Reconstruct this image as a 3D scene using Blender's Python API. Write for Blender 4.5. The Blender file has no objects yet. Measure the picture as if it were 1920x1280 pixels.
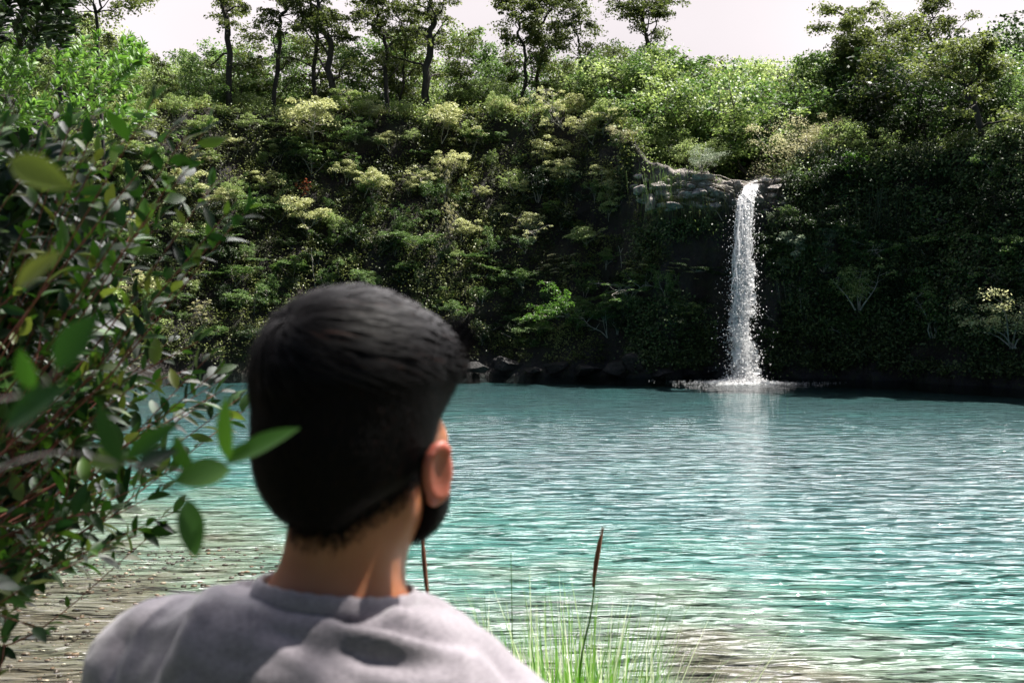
import bpy, bmesh, math, random
import numpy as np
from mathutils import Vector, Matrix
rad = math.radians
sc = bpy.context.scene
COL = sc.collection
random.seed(11)
rng = np.random.default_rng(11)

# ------------------------------------------------------------------ camera
PITCH = rad(1.657); F = 35.0 * 1920 / 36; CAMZ = 3.0
cd = bpy.data.cameras.new('camera'); cam = bpy.data.objects.new('camera', cd); COL.objects.link(cam)
cam.location = (0, 0, CAMZ); cam.rotation_euler = (rad(90) - PITCH, 0, 0)
cd.lens = 35; cd.sensor_width = 36; cd.clip_start = .05; cd.clip_end = 3000
cd.dof.use_dof = True; cd.dof.focus_distance = 26; cd.dof.aperture_fstop = 7.5
sc.camera = cam

# ------------------------------------------------------------------ sky, sun, exposure
SUN_EL, SUN_AZ = rad(65), rad(75)            # azimuth measured from +Y towards +X
sd = Vector((math.sin(SUN_AZ) * math.cos(SUN_EL), math.cos(SUN_AZ) * math.cos(SUN_EL), math.sin(SUN_EL)))
w = bpy.data.worlds.new('World'); sc.world = w; w.use_nodes = True
nt = w.node_tree; nt.nodes.clear()
out = nt.nodes.new('ShaderNodeOutputWorld')
sky = nt.nodes.new('ShaderNodeTexSky'); sky.sky_type = 'NISHITA'; sky.sun_disc = False
sky.sun_elevation = SUN_EL; sky.sun_rotation = SUN_AZ; sky.air_density = 1.0; sky.dust_density = 2.0
b1 = nt.nodes.new('ShaderNodeBackground'); b1.inputs['Strength'].default_value = .036
nt.links.new(sky.outputs[0], b1.inputs['Color'])
b2 = nt.nodes.new('ShaderNodeBackground'); b2.inputs['Color'].default_value = (1.0, .925, .955, 1)
tc = nt.nodes.new('ShaderNodeTexCoord')
dotn = nt.nodes.new('ShaderNodeVectorMath'); dotn.operation = 'DOT_PRODUCT'
cdv = Vector((.12, .92, .38)).normalized(); dotn.inputs[1].default_value = cdv
nt.links.new(tc.outputs['Generated'], dotn.inputs[0])
mr = nt.nodes.new('ShaderNodeMapRange'); mr.interpolation_type = 'SMOOTHSTEP'
mr.inputs['From Min'].default_value = .05; mr.inputs['From Max'].default_value = .8
nt.links.new(dotn.outputs['Value'], mr.inputs['Value'])
cn = nt.nodes.new('ShaderNodeTexNoise'); cn.inputs['Scale'].default_value = 2.2; cn.inputs['Detail'].default_value = 4
nt.links.new(tc.outputs['Generated'], cn.inputs['Vector'])
mr2 = nt.nodes.new('ShaderNodeMapRange'); mr2.inputs['From Min'].default_value = .25; mr2.inputs['From Max'].default_value = .75
mr2.inputs['To Min'].default_value = .95; mr2.inputs['To Max'].default_value = 1.35
SKY_GAIN = nt.nodes.new('ShaderNodeMath'); SKY_GAIN.operation = 'MULTIPLY'; SKY_GAIN.inputs[1].default_value = 1.0
nt.links.new(cn.outputs['Fac'], mr2.inputs['Value'])
sxz = nt.nodes.new('ShaderNodeSeparateXYZ'); nt.links.new(tc.outputs['Generated'], sxz.inputs[0])
hi = nt.nodes.new('ShaderNodeMapRange'); hi.interpolation_type = 'SMOOTHSTEP'      # thin low haze, brighter cloud higher up
hi.inputs['From Min'].default_value = .30; hi.inputs['From Max'].default_value = .55; hi.inputs['To Min'].default_value = .34; hi.inputs['To Max'].default_value = .66
nt.links.new(sxz.outputs['Z'], hi.inputs['Value']); nt.links.new(hi.outputs[0], SKY_GAIN.inputs[1])
nt.links.new(mr2.outputs[0], SKY_GAIN.inputs[0]); nt.links.new(SKY_GAIN.outputs[0], b2.inputs['Strength'])
mx = nt.nodes.new('ShaderNodeMixShader')
nt.links.new(mr.outputs[0], mx.inputs[0]); nt.links.new(b1.outputs[0], mx.inputs[1]); nt.links.new(b2.outputs[0], mx.inputs[2])
d2n = nt.nodes.new('ShaderNodeVectorMath'); d2n.operation = 'DOT_PRODUCT'; d2n.inputs[1].default_value = Vector((.25, .78, .57)).normalized(); nt.links.new(tc.outputs['Generated'], d2n.inputs[0])
m4 = nt.nodes.new('ShaderNodeMapRange'); m4.interpolation_type = 'SMOOTHSTEP'; m4.inputs['From Min'].default_value = .83; m4.inputs['From Max'].default_value = .93; m4.inputs['To Max'].default_value = 3.9
nt.links.new(d2n.outputs['Value'], m4.inputs['Value'])
hz_ = nt.nodes.new('ShaderNodeMapRange'); hz_.interpolation_type = 'SMOOTHSTEP'; hz_.inputs['From Min'].default_value = .31; hz_.inputs['From Max'].default_value = .46; nt.links.new(sxz.outputs['Z'], hz_.inputs['Value'])
m5 = nt.nodes.new('ShaderNodeMath'); m5.operation = 'MULTIPLY'; nt.links.new(m4.outputs[0], m5.inputs[0]); nt.links.new(hz_.outputs[0], m5.inputs[1])
b3 = nt.nodes.new('ShaderNodeBackground'); b3.inputs['Color'].default_value = (1, .96, .97, 1); nt.links.new(m5.outputs[0], b3.inputs['Strength'])
ad = nt.nodes.new('ShaderNodeAddShader'); nt.links.new(mx.outputs[0], ad.inputs[0]); nt.links.new(b3.outputs[0], ad.inputs[1])
nt.links.new(ad.outputs[0], out.inputs['Surface'])
sl = bpy.data.lights.new('sun', 'SUN'); sl.energy = 5.0; sl.angle = rad(.5); sl.color = (1, .955, .88)
so = bpy.data.objects.new('sun', sl); COL.objects.link(so); so.location = sd * 100
so.rotation_euler = (-sd).to_track_quat('-Z', 'Y').to_euler()
vs = sc.view_settings; vs.view_transform = 'Standard'; vs.look = 'None'; vs.exposure = 1.35; vs.gamma = 1
sc.render.engine = 'CYCLES'
cy = sc.cycles; cy.max_bounces = 7; cy.diffuse_bounces = 4; cy.glossy_bounces = 3; cy.transmission_bounces = 4
cy.transparent_max_bounces = 24; cy.caustics_reflective = False; cy.caustics_refractive = False
cy.sample_clamp_indirect = 6; cy.use_denoising = True

# ------------------------------------------------------------------ projection helpers (pixels of the 1920x1280 photograph)
cp, sp = math.cos(PITCH), math.sin(PITCH)
def P(px, py, Y):
    d = np.array([(px - 960) / F, cp + sp * (640 - py) / F, -sp + cp * (640 - py) / F])
    return np.array([0, 0, CAMZ]) + d * (Y / d[1])
def proj(p):
    p = np.asarray(p, float); x = p[..., 0]; y = p[..., 1]; z = p[..., 2] - CAMZ
    f = y * cp - z * sp; u = y * sp + z * cp
    f = np.where(np.abs(f) < 1e-4, 1e-4, f)
    return 960 + F * x / f, 640 - F * u / f, f

# ------------------------------------------------------------------ noise
def _h(ix, iy, iz, seed):
    n = (ix.astype(np.int64) * 374761393 + iy.astype(np.int64) * 668265263 + iz.astype(np.int64) * 2147483647 + seed * 974634777) & 0xffffffff
    n = ((n ^ (n >> 13)) * 1274126177) & 0xffffffff
    n = n ^ (n >> 16)
    return (n & 0xffff) / 65535.0
def vnoise(p, seed=0):
    i = np.floor(p).astype(np.int64); f = p - i; f = f * f * (3 - 2 * f)
    r = 0
    for a in (0, 1):
        for b in (0, 1):
            for c in (0, 1):
                wgt = (f[..., 0] if a else 1 - f[..., 0]) * (f[..., 1] if b else 1 - f[..., 1]) * (f[..., 2] if c else 1 - f[..., 2])
                r = r + wgt * _h(i[..., 0] + a, i[..., 1] + b, i[..., 2] + c, seed)
    return r
def fbm(p, scale=1.0, octv=4, seed=0):
    p = np.asarray(p, float) * scale; r = 0; a = .5; t = 0
    for k in range(octv):
        r = r + a * vnoise(p + 17.3 * k, seed + k); t += a; a *= .5; p = p * 2.03
    return r / t * 2 - 1
def sstep(a, b, x):
    t = np.clip((x - a) / (b - a), 0, 1); return t * t * (3 - 2 * t)

# ------------------------------------------------------------------ mesh builders
class MB:
    def __init__(s): s.v = []; s.f = []; s.n = 0; s.sets = []
    def add(s, v, f):
        v = np.asarray(v, float).reshape(-1, 3); f = np.asarray(f, int)
        s.v.append(v); s.f.append(f + s.n); s.n += len(v)
    def tube(s, pts, r, sides=6, cap=True):
        pts = np.asarray(pts, float); n = len(pts); r = np.broadcast_to(np.asarray(r, float), (n,))
        t = np.gradient(pts, axis=0); t /= np.linalg.norm(t, axis=1)[:, None] + 1e-9
        up = np.array([0, 0, 1.]) if abs(t[0][2]) < .9 else np.array([1., 0, 0])
        a = np.cross(t, up); a /= np.linalg.norm(a, axis=1)[:, None] + 1e-9; b = np.cross(t, a)
        th = np.arange(sides) * 2 * np.pi / sides
        ring = pts[:, None] + r[:, None, None] * (a[:, None] * np.cos(th)[None, :, None] + b[:, None] * np.sin(th)[None, :, None])
        i = np.arange(n - 1)[:, None] * sides; j = np.arange(sides)[None]; k = (j + 1) % sides
        q = np.stack([i + j, i + k, i + sides + k, i + sides + j], -1).reshape(-1, 4)
        s.add(ring.reshape(-1, 3), q)
        if cap and sides == 4: s.f.append(np.array([[0, 1, 2, 3]]) + s.n - 4)
    def rhomb(s, c, nrm, L, W, axis=None):
        c = np.asarray(c, float); N = len(c); L = np.broadcast_to(L, (N,)); W = np.broadcast_to(W, (N,))
        nrm = nrm / (np.linalg.norm(nrm, axis=1)[:, None] + 1e-9)
        if axis is None: axis = rng.normal(size=(N, 3))
        a = axis - nrm * (axis * nrm).sum(1)[:, None]; a /= np.linalg.norm(a, axis=1)[:, None] + 1e-9
        b = np.cross(nrm, a)
        v = np.stack([c - a * L[:, None] / 2, c + b * W[:, None] / 2, c + a * L[:, None] / 2, c - b * W[:, None] / 2], 1)
        s.add(v.reshape(-1, 3), np.arange(N * 4).reshape(-1, 4))
    def build(s, name, mat, parent=None, smooth=False, loc=None):
        me = bpy.data.meshes.new(name); v = np.concatenate(s.v)
        me.vertices.add(len(v)); me.vertices.foreach_set('co', v.astype(np.float32).ravel())
        loops = np.concatenate([f.ravel() for f in s.f]); tot = np.concatenate([np.full(len(f), f.shape[1]) for f in s.f])
        me.loops.add(len(loops)); me.loops.foreach_set('vertex_index', loops.astype(np.int32))
        me.polygons.add(len(tot)); st = np.concatenate([[0], np.cumsum(tot)[:-1]])
        me.polygons.foreach_set('loop_start', st.astype(np.int32)); me.polygons.foreach_set('loop_total', tot.astype(np.int32))
        if smooth: me.polygons.foreach_set('use_smooth', np.ones(len(tot), bool))
        me.update(calc_edges=True)
        me.materials.append(mat)
        return link(name, me, parent, loc)
def link(name, me, parent=None, loc=None):
    o = bpy.data.objects.new(name, me); COL.objects.link(o)
    if parent is not None: o.parent = parent
    if loc is not None: o.location = loc
    return o
def Rz0(a): return np.array([[math.cos(a), -math.sin(a), 0], [math.sin(a), math.cos(a), 0], [0, 0, 1]])
def grid_faces(n, m):
    i = np.arange(n - 1)[:, None] * m; j = np.arange(m - 1)[None]
    return np.stack([i + j, i + m + j, i + m + j + 1, i + j + 1], -1).reshape(-1, 4)
def empty(name, loc, rz=0): 
    o = bpy.data.objects.new(name, None); COL.objects.link(o); o.location = loc; o.rotation_euler = (0, 0, rz); o.empty_display_size = .2; return o
def tag(o, label=None, cat=None, group=None, kind=None):
    if label: o['label'] = label
    if cat: o['category'] = cat
    if group: o['group'] = group
    if kind: o['kind'] = kind
    return o
ORD = 'leftmost second third fourth fifth sixth seventh eighth ninth tenth eleventh twelfth thirteenth fourteenth fifteenth sixteenth seventeenth eighteenth nineteenth twentieth'.split()
REG = {}
def reg(o, look, where, group):
    px, py, _ = proj(np.array(o.location)); REG.setdefault((look, where), []).append((float(px), float(py), o)); o['group'] = group
def ordinal(i):
    if i < 20: return ORD[i]
    t = ['twenty', 'thirty', 'forty', 'fifty', 'sixty', 'seventy', 'eighty', 'ninety'][(i + 1) // 10 - 2]; r = (i + 1) % 10
    return (t[:-1] + 'ieth') if r == 0 else t + '-' + ['', 'first', 'second', 'third', 'fourth', 'fifth', 'sixth', 'seventh', 'eighth', 'ninth'][r]
def finish_labels():
    for (look, where), L in REG.items():
        L.sort(key=lambda t: t[0]); n = len(L)
        for i, (px, py, o) in enumerate(L):
            s = look + ' ' + where
            if n > 1: s += ', ' + ('leftmost' if i == 0 else 'rightmost' if i == n - 1 else ordinal(i) + ' from left')
            o['label'] = s

# ------------------------------------------------------------------ materials
def nmat(name):
    m = bpy.data.materials.new(name); m.use_nodes = True; n = m.node_tree; n.nodes.clear()
    o = n.nodes.new('ShaderNodeOutputMaterial'); return m, n, o
def N(n, t, **kw):
    x = n.nodes.new('ShaderNode' + t)
    for k, v in kw.items():
        if k in x.inputs: x.inputs[k].default_value = v
        else: setattr(x, k, v)
    return x
def ramp(n, stops):
    r = n.nodes.new('ShaderNodeValToRGB'); e = r.color_ramp.elements
    while len(e) < len(stops): e.new(.5)
    for i, (p, c) in enumerate(stops): e[i].position = p; e[i].color = (*c, 1)
    return r
def leafmat(name, cols, trans=.35, rough=.45, spec=.35, objvar=.35, zone=0):
    m, n, o = nmat(name); L = n.links
    geo = N(n, 'NewGeometry'); oi = N(n, 'ObjectInfo')
    r = ramp(n, [(i / (len(cols) - 1), c) for i, c in enumerate(cols)])
    mix = N(n, 'Math', operation='MULTIPLY_ADD'); L.new(geo.outputs['Random Per Island'], mix.inputs[0]); mix.inputs[1].default_value = 1 - objvar
    m2 = N(n, 'Math', operation='MULTIPLY'); L.new(oi.outputs['Random'], m2.inputs[0]); m2.inputs[1].default_value = objvar
    L.new(m2.outputs[0], mix.inputs[2]); src = mix.outputs[0]
    if zone:
        tcn = N(n, 'TexCoord'); nz = N(n, 'TexNoise', Scale=zone, Detail=3.0); L.new(tcn.outputs['Object'], nz.inputs['Vector'])
        mrn = N(n, 'MapRange'); mrn.inputs['From Min'].default_value = .35; mrn.inputs['From Max'].default_value = .65
        L.new(nz.outputs['Fac'], mrn.inputs['Value'])
        m3 = N(n, 'Mix'); m3.data_type = 'FLOAT'; m3.inputs[0].default_value = .55
        L.new(src, m3.inputs[2]); L.new(mrn.outputs[0], m3.inputs[3]); src = m3.outputs[0]
    L.new(src, r.inputs[0])
    p = N(n, 'BsdfPrincipled', Roughness=rough); p.inputs['Specular IOR Level'].default_value = spec
    L.new(r.outputs[0], p.inputs['Base Color'])
    t = N(n, 'BsdfTranslucent'); hs = N(n, 'HueSaturation', Saturation=1.15, Value=1.25); hs.inputs['Hue'].default_value = .495
    L.new(r.outputs[0], hs.inputs['Color']); L.new(hs.outputs[0], t.inputs['Color'])
    s = N(n, 'MixShader'); s.inputs[0].default_value = trans
    L.new(p.outputs[0], s.inputs[1]); L.new(t.outputs[0], s.inputs[2]); L.new(s.outputs[0], o.inputs['Surface'])
    return m
def barkmat(name, c1, c2, scale=6, rough=.85, bump=.4):
    m, n, o = nmat(name); L = n.links
    tcn = N(n, 'TexCoord'); mp = N(n, 'Mapping'); mp.inputs['Scale'].default_value = (1, 1, .25)
    nz = N(n, 'TexNoise', Scale=scale, Detail=6.0); r = ramp(n, [(.3, c1), (.7, c2)])
    L.new(tcn.outputs['Object'], mp.inputs[0]); L.new(mp.outputs[0], nz.inputs['Vector']); L.new(nz.outputs['Fac'], r.inputs[0])
    p = N(n, 'BsdfPrincipled', Roughness=rough); L.new(r.outputs[0], p.inputs['Base Color'])
    bp = N(n, 'Bump', Strength=bump, Distance=.02); L.new(nz.outputs['Fac'], bp.inputs['Height']); L.new(bp.outputs[0], p.inputs['Normal'])
    L.new(p.outputs[0], o.inputs['Surface']); return m
M = {}
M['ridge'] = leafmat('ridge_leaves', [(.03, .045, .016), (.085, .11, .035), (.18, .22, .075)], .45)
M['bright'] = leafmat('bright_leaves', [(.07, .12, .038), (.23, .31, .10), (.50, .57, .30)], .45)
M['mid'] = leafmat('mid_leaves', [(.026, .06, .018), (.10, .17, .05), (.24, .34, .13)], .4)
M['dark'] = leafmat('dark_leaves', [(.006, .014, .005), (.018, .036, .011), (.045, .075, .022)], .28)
M['pale'] = leafmat('pale_leaves', [(.26, .29, .12), (.46, .48, .24), (.66, .67, .40)], .35, objvar=.25)
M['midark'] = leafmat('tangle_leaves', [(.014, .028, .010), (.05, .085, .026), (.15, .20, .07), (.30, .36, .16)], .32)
M['lime'] = leafmat('lime_leaves', [(.035, .085, .018), (.08, .17, .035), (.17, .30, .08)], .42)
M['fresh'] = leafmat('fresh_leaves', [(.02, .05, .01), (.05, .11, .02), (.11, .2, .04)], .42)
M['grey'] = leafmat('grey_green_leaves', [(.10, .14, .09), (.2, .25, .17), (.34, .38, .27)], .3)
M['straw'] = leafmat('straw_leaves', [(.3, .29, .15), (.5, .48, .28), (.66, .64, .42)], .35)
M['rust'] = leafmat('rust_leaves', [(.16, .03, .01), (.3, .07, .02), (.42, .14, .05)], .3)
M['under'] = leafmat('undergrowth', [(.014, .02, .007), (.05, .07, .02), (.17, .20, .06), (.36, .38, .16)], .35, zone=.35)
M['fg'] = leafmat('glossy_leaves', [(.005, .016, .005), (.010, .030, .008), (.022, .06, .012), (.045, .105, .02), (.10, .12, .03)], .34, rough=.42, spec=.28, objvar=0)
M['fgdark'] = leafmat('painted_shade_leaves', [(.006, .018, .006), (.012, .032, .010), (.022, .05, .014)], .15, rough=.4, spec=.4, objvar=0)  # dark colour carries the self-shade of the left leaf mass
M['grass'] = leafmat('reed_leaves', [(.04, .12, .02), (.12, .28, .05), (.45, .55, .28), (.80, .82, .66)], .4, rough=.35, spec=.5, objvar=0)
M['freshgrass'] = leafmat('fresh_blades', [(.06, .17, .02), (.12, .32, .05), (.28, .48, .12)], .42, rough=.4, objvar=0)
M['rimgrass'] = leafmat('rim_grass', [(.10, .13, .03), (.2, .22, .07), (.36, .34, .15)], .4, objvar=0)
M['bark'] = barkmat('bark', (.018, .013, .011), (.05, .042, .036))
M['twig'] = barkmat('pale_twig', (.16, .14, .12), (.52, .48, .42), 9)
M['redtwig'] = barkmat('red_twig', (.10, .03, .02), (.22, .07, .05), 20)
M['seed'] = barkmat('seed_head', (.08, .022, .012), (.24, .09, .05), 60)

def rockmat(name, stops, rough=.8, bump=.8, sc_=1.3):
    m, n, o = nmat(name); L = n.links
    tcn = N(n, 'TexCoord'); nz = N(n, 'TexNoise', Scale=sc_, Detail=9.0, Roughness=.62); r = ramp(n, stops)
    L.new(tcn.outputs['Object'], nz.inputs['Vector']); L.new(nz.outputs['Fac'], r.inputs[0])
    vo = N(n, 'TexVoronoi', Scale=sc_ * 2.2); vo.feature = 'DISTANCE_TO_EDGE'; L.new(tcn.outputs['Object'], vo.inputs['Vector'])
    p = N(n, 'BsdfPrincipled', Roughness=rough); L.new(r.outputs[0], p.inputs['Base Color'])
    b1_ = N(n, 'Bump', Strength=bump, Distance=.25); L.new(nz.outputs['Fac'], b1_.inputs['Height'])
    mn = N(n, 'Math', operation='MINIMUM'); L.new(vo.outputs['Distance'], mn.inputs[0]); mn.inputs[1].default_value = .06
    b2_ = N(n, 'Bump', Strength=.6, Distance=.6); L.new(mn.outputs[0], b2_.inputs['Height']); L.new(b1_.outputs[0], b2_.inputs['Normal'])
    L.new(b2_.outputs[0], p.inputs['Normal']); L.new(p.outputs[0], o.inputs['Surface']); return m
M['rock'] = rockmat('dark_wet_rock', [(.3, (.003, .003, .004)), (.55, (.009, .008, .009)), (.78, (.035, .032, .034))], .55, 1.2, 2.4)
M['palerock'] = rockmat('pale_rock', [(.3, (.14, .115, .10)), (.48, (.38, .34, .32)), (.68, (.62, .57, .54))], .8, 1.2, 2.6)

# cliff: soil, moss and rock; the 'rocky' attribute says where rock shows
def cliffmat():
    m, n, o = nmat('cliff_soil_rock'); L = n.links
    tcn = N(n, 'TexCoord'); nz = N(n, 'TexNoise', Scale=.55, Detail=10.0, Roughness=.65); L.new(tcn.outputs['Object'], nz.inputs['Vector'])
    nf = N(n, 'TexNoise', Scale=2.4, Detail=10.0, Roughness=.72); mpc = N(n, 'Mapping'); mpc.inputs['Scale'].default_value = (1.3, 1.3, .8); L.new(tcn.outputs['Object'], mpc.inputs[0]); L.new(mpc.outputs[0], nf.inputs['Vector'])
    soil = ramp(n, [(.35, (.010, .009, .008)), (.5, (.022, .014, .010)), (.6, (.030, .032, .012)), (.72, (.06, .05, .022))]); L.new(nz.outputs['Fac'], soil.inputs[0])
    wetz = N(n, 'NewGeometry'); sz = N(n, 'SeparateXYZ'); L.new(wetz.outputs['Position'], sz.inputs[0]); uw = N(n, 'MapRange'); L.new(sz.outputs['Z'], uw.inputs['Value']); uw.inputs['From Min'].default_value = .15; uw.inputs['From Max'].default_value = -.3
    rk = ramp(n, [(.3, (.012, .011, .013)), (.48, (.05, .045, .048)), (.62, (.05, .06, .025)), (.75, (.2, .18, .18))]); L.new(nf.outputs['Fac'], rk.inputs[0])
    lip = ramp(n, [(.3, (.13, .11, .09)), (.48, (.36, .32, .29)), (.7, (.6, .55, .5))]); L.new(nf.outputs['Fac'], lip.inputs[0])
    a = N(n, 'Attribute', attribute_name='rocky'); b = N(n, 'Attribute', attribute_name='lip')
    m1 = N(n, 'Mix'); m1.data_type = 'RGBA'; L.new(a.outputs['Fac'], m1.inputs[0]); L.new(soil.outputs[0], m1.inputs[6]); L.new(rk.outputs[0], m1.inputs[7])
    m2 = N(n, 'Mix'); m2.data_type = 'RGBA'; L.new(b.outputs['Fac'], m2.inputs[0]); L.new(m1.outputs[2], m2.inputs[6]); L.new(lip.outputs[0], m2.inputs[7])
    m3 = N(n, 'Mix'); m3.data_type = 'RGBA'; L.new(uw.outputs[0], m3.inputs[0]); L.new(m2.outputs[2], m3.inputs[6]); m3.inputs[7].default_value = (.002, .016, .020, 1)
    p = N(n, 'BsdfPrincipled', Roughness=.8); L.new(m3.outputs[2], p.inputs['Base Color'])
    bp = N(n, 'Bump', Strength=1.0, Distance=.5); L.new(nf.outputs['Fac'], bp.inputs['Height']); L.new(bp.outputs[0], p.inputs['Normal'])
    L.new(p.outputs[0], o.inputs['Surface']); return m
M['cliff'] = cliffmat()

# ------------------------------------------------------------------ lakebed and near bank: one sheet
def shore_y(x):
    return 5.0 + 2.5 * sstep(-1.5, -4.5, x) + 2.4 * sstep(-5, -9, x) 
def ground_z(x, y):
    d = y - shore_y(x)
    left = sstep(-2.0, -4.5, x)
    bank = -d * (.62 * (1 - left) + .045 * left)
    bank = np.minimum(bank, 1.3 + .1 * fbm(np.stack([x, y, x * 0], -1), .7, 3, 5))
    step = 1.3 * sstep(3.0, 2.2, y)
    bank = np.maximum(bank, np.where(d < 0, step, 0))
    dd = np.maximum(d, 0)
    k = .045 + .0 * x
    bed = -np.minimum(dd, 5) * .012 - .30 * sstep(1.5, 21, dd + 3.0 * sstep(1, 6, x) - 2.6 * left)
    z = np.where(d < 0, bank, bed)
    return z + .03 * fbm(np.stack([x, y, x * 0], -1), 1.7, 3, 9) * np.clip(dd + .3, 0, 1)
xs = np.concatenate([np.linspace(-400, -20, 12), np.linspace(-16, 14, 260), np.linspace(17, 60, 30)]); ys = np.concatenate([np.linspace(-400, -8, 12), np.linspace(-6, 20, 240), np.linspace(21, 60, 60)])
X, Y = np.meshgrid(xs, ys, indexing='ij'); Z = ground_z(X, Y)
g = MB(); g.add(np.stack([X, Y, Z], -1), grid_faces(len(xs), len(ys))[:, ::-1] if False else grid_faces(len(xs), len(ys)))
def bedmat():
    m, n, o = nmat('sand_and_lakebed'); L = n.links
    geo = N(n, 'NewGeometry'); sx = N(n, 'SeparateXYZ'); L.new(geo.outputs['Position'], sx.inputs[0])
    nz = N(n, 'TexNoise', Scale=.35, Detail=5.0); L.new(geo.outputs['Position'], nz.inputs['Vector'])
    nf = N(n, 'TexNoise', Scale=9.0, Detail=8.0, Roughness=.7); L.new(geo.outputs['Position'], nf.inputs['Vector'])
    ma = N(n, 'Math', operation='MULTIPLY_ADD'); L.new(nz.outputs['Fac'], ma.inputs[0]); ma.inputs[1].default_value = 1.5; ma.inputs[2].default_value = -.75
    # depth 0..4 -> 0..1, wobbled where it is deep
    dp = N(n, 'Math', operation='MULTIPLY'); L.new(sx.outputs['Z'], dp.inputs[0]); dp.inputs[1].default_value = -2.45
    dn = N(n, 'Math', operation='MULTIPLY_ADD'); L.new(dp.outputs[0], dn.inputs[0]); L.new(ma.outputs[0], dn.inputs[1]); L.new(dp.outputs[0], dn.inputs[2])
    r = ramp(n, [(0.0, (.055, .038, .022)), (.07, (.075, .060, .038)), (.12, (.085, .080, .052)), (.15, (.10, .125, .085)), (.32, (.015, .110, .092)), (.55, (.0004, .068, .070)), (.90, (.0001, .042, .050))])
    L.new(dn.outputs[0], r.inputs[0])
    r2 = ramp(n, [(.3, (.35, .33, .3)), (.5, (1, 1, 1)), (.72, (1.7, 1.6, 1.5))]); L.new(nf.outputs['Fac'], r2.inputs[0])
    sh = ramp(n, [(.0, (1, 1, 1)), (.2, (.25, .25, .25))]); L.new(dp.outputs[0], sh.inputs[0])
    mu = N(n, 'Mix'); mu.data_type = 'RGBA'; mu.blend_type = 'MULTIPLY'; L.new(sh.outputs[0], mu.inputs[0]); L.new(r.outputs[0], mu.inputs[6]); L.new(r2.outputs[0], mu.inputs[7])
    # turf where the bank stands dry
    tf = N(n, 'MapRange'); L.new(sx.outputs['Z'], tf.inputs['Value']); tf.inputs['From Min'].default_value = .5; tf.inputs['From Max'].default_value = 1.0
    m2 = N(n, 'Mix'); m2.data_type = 'RGBA'; L.new(tf.outputs[0], m2.inputs[0]); L.new(mu.outputs[2], m2.inputs[6]); m2.inputs[7].default_value = (.05, .06, .02, 1)
    p = N(n, 'BsdfPrincipled', Roughness=.75); L.new(m2.outputs[2], p.inputs['Base Color'])
    bp = N(n, 'Bump', Strength=.8, Distance=.05); L.new(nf.outputs['Fac'], bp.inputs['Height']); L.new(bp.outputs[0], p.inputs['Normal'])
    L.new(p.outputs[0], o.inputs['Surface']); return m
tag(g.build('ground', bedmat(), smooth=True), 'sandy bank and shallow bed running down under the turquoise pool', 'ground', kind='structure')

# water surface
def watermat():
    m, n, o = nmat('pool_water'); L = n.links
    geo = N(n, 'NewGeometry')
    def layer(rot, scl, scale, detail, rough=.5, dist=0.0):
        mp = N(n, 'Mapping'); mp.inputs['Rotation'].default_value = (0, 0, rad(rot)); mp.inputs['Scale'].default_value = scl
        L.new(geo.outputs['Position'], mp.inputs[0]); nz = N(n, 'TexNoise', Scale=scale, Detail=detail, Roughness=rough, Distortion=dist); L.new(mp.outputs[0], nz.inputs['Vector']); return nz.outputs['Fac']
    a = layer(9, (.25, 1, 1), 4.1, 1.5, .45, .5); b = layer(-12, (.30, 1, 1), 5.0, 2.0, .5, .4); c = layer(4, (.12, .35, 1), 1.0, 2.0)
    sy = N(n, 'SeparateXYZ'); L.new(geo.outputs['Position'], sy.inputs[0]); lee = N(n, 'MapRange'); L.new(sy.outputs['Y'], lee.inputs['Value'])
    for kk_, vv_ in (('From Min', 9), ('From Max', 32), ('To Min', 1.0), ('To Max', .17)): lee.inputs[kk_].default_value = vv_
    b1_ = N(n, 'Bump', Distance=.31); L.new(lee.outputs[0], b1_.inputs['Strength']); L.new(a, b1_.inputs['Height'])
    b2_ = N(n, 'Bump', Distance=.09); L.new(lee.outputs[0], b2_.inputs['Strength']); L.new(b, b2_.inputs['Height']); L.new(b1_.outputs[0], b2_.inputs['Normal'])
    fr = N(n, 'Fresnel', IOR=1.31); L.new(b2_.outputs[0], fr.inputs['Normal'])
    gl = N(n, 'BsdfGlossy', Roughness=.03); L.new(b2_.outputs[0], gl.inputs['Normal'])
    tr = N(n, 'BsdfTransparent'); tr.inputs[0].default_value = (.93, .98, .97, 1)
    s = N(n, 'MixShader'); L.new(fr.outputs[0], s.inputs[0]); L.new(tr.outputs[0], s.inputs[1]); L.new(gl.outputs[0], s.inputs[2])
    L.new(s.outputs[0], o.inputs['Surface']); return m
wm = MB(); wx = np.linspace(-60, 60, 40); wy = np.linspace(-8, 62, 40); WX, WY = np.meshgrid(wx, wy, indexing='ij')
wm.add(np.stack([WX, WY, 0 * WX], -1), grid_faces(40, 40)[:, :])
tag(wm.build('water', watermat(), smooth=True), 'rippled turquoise water of the pool', 'water', kind='structure')

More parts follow.
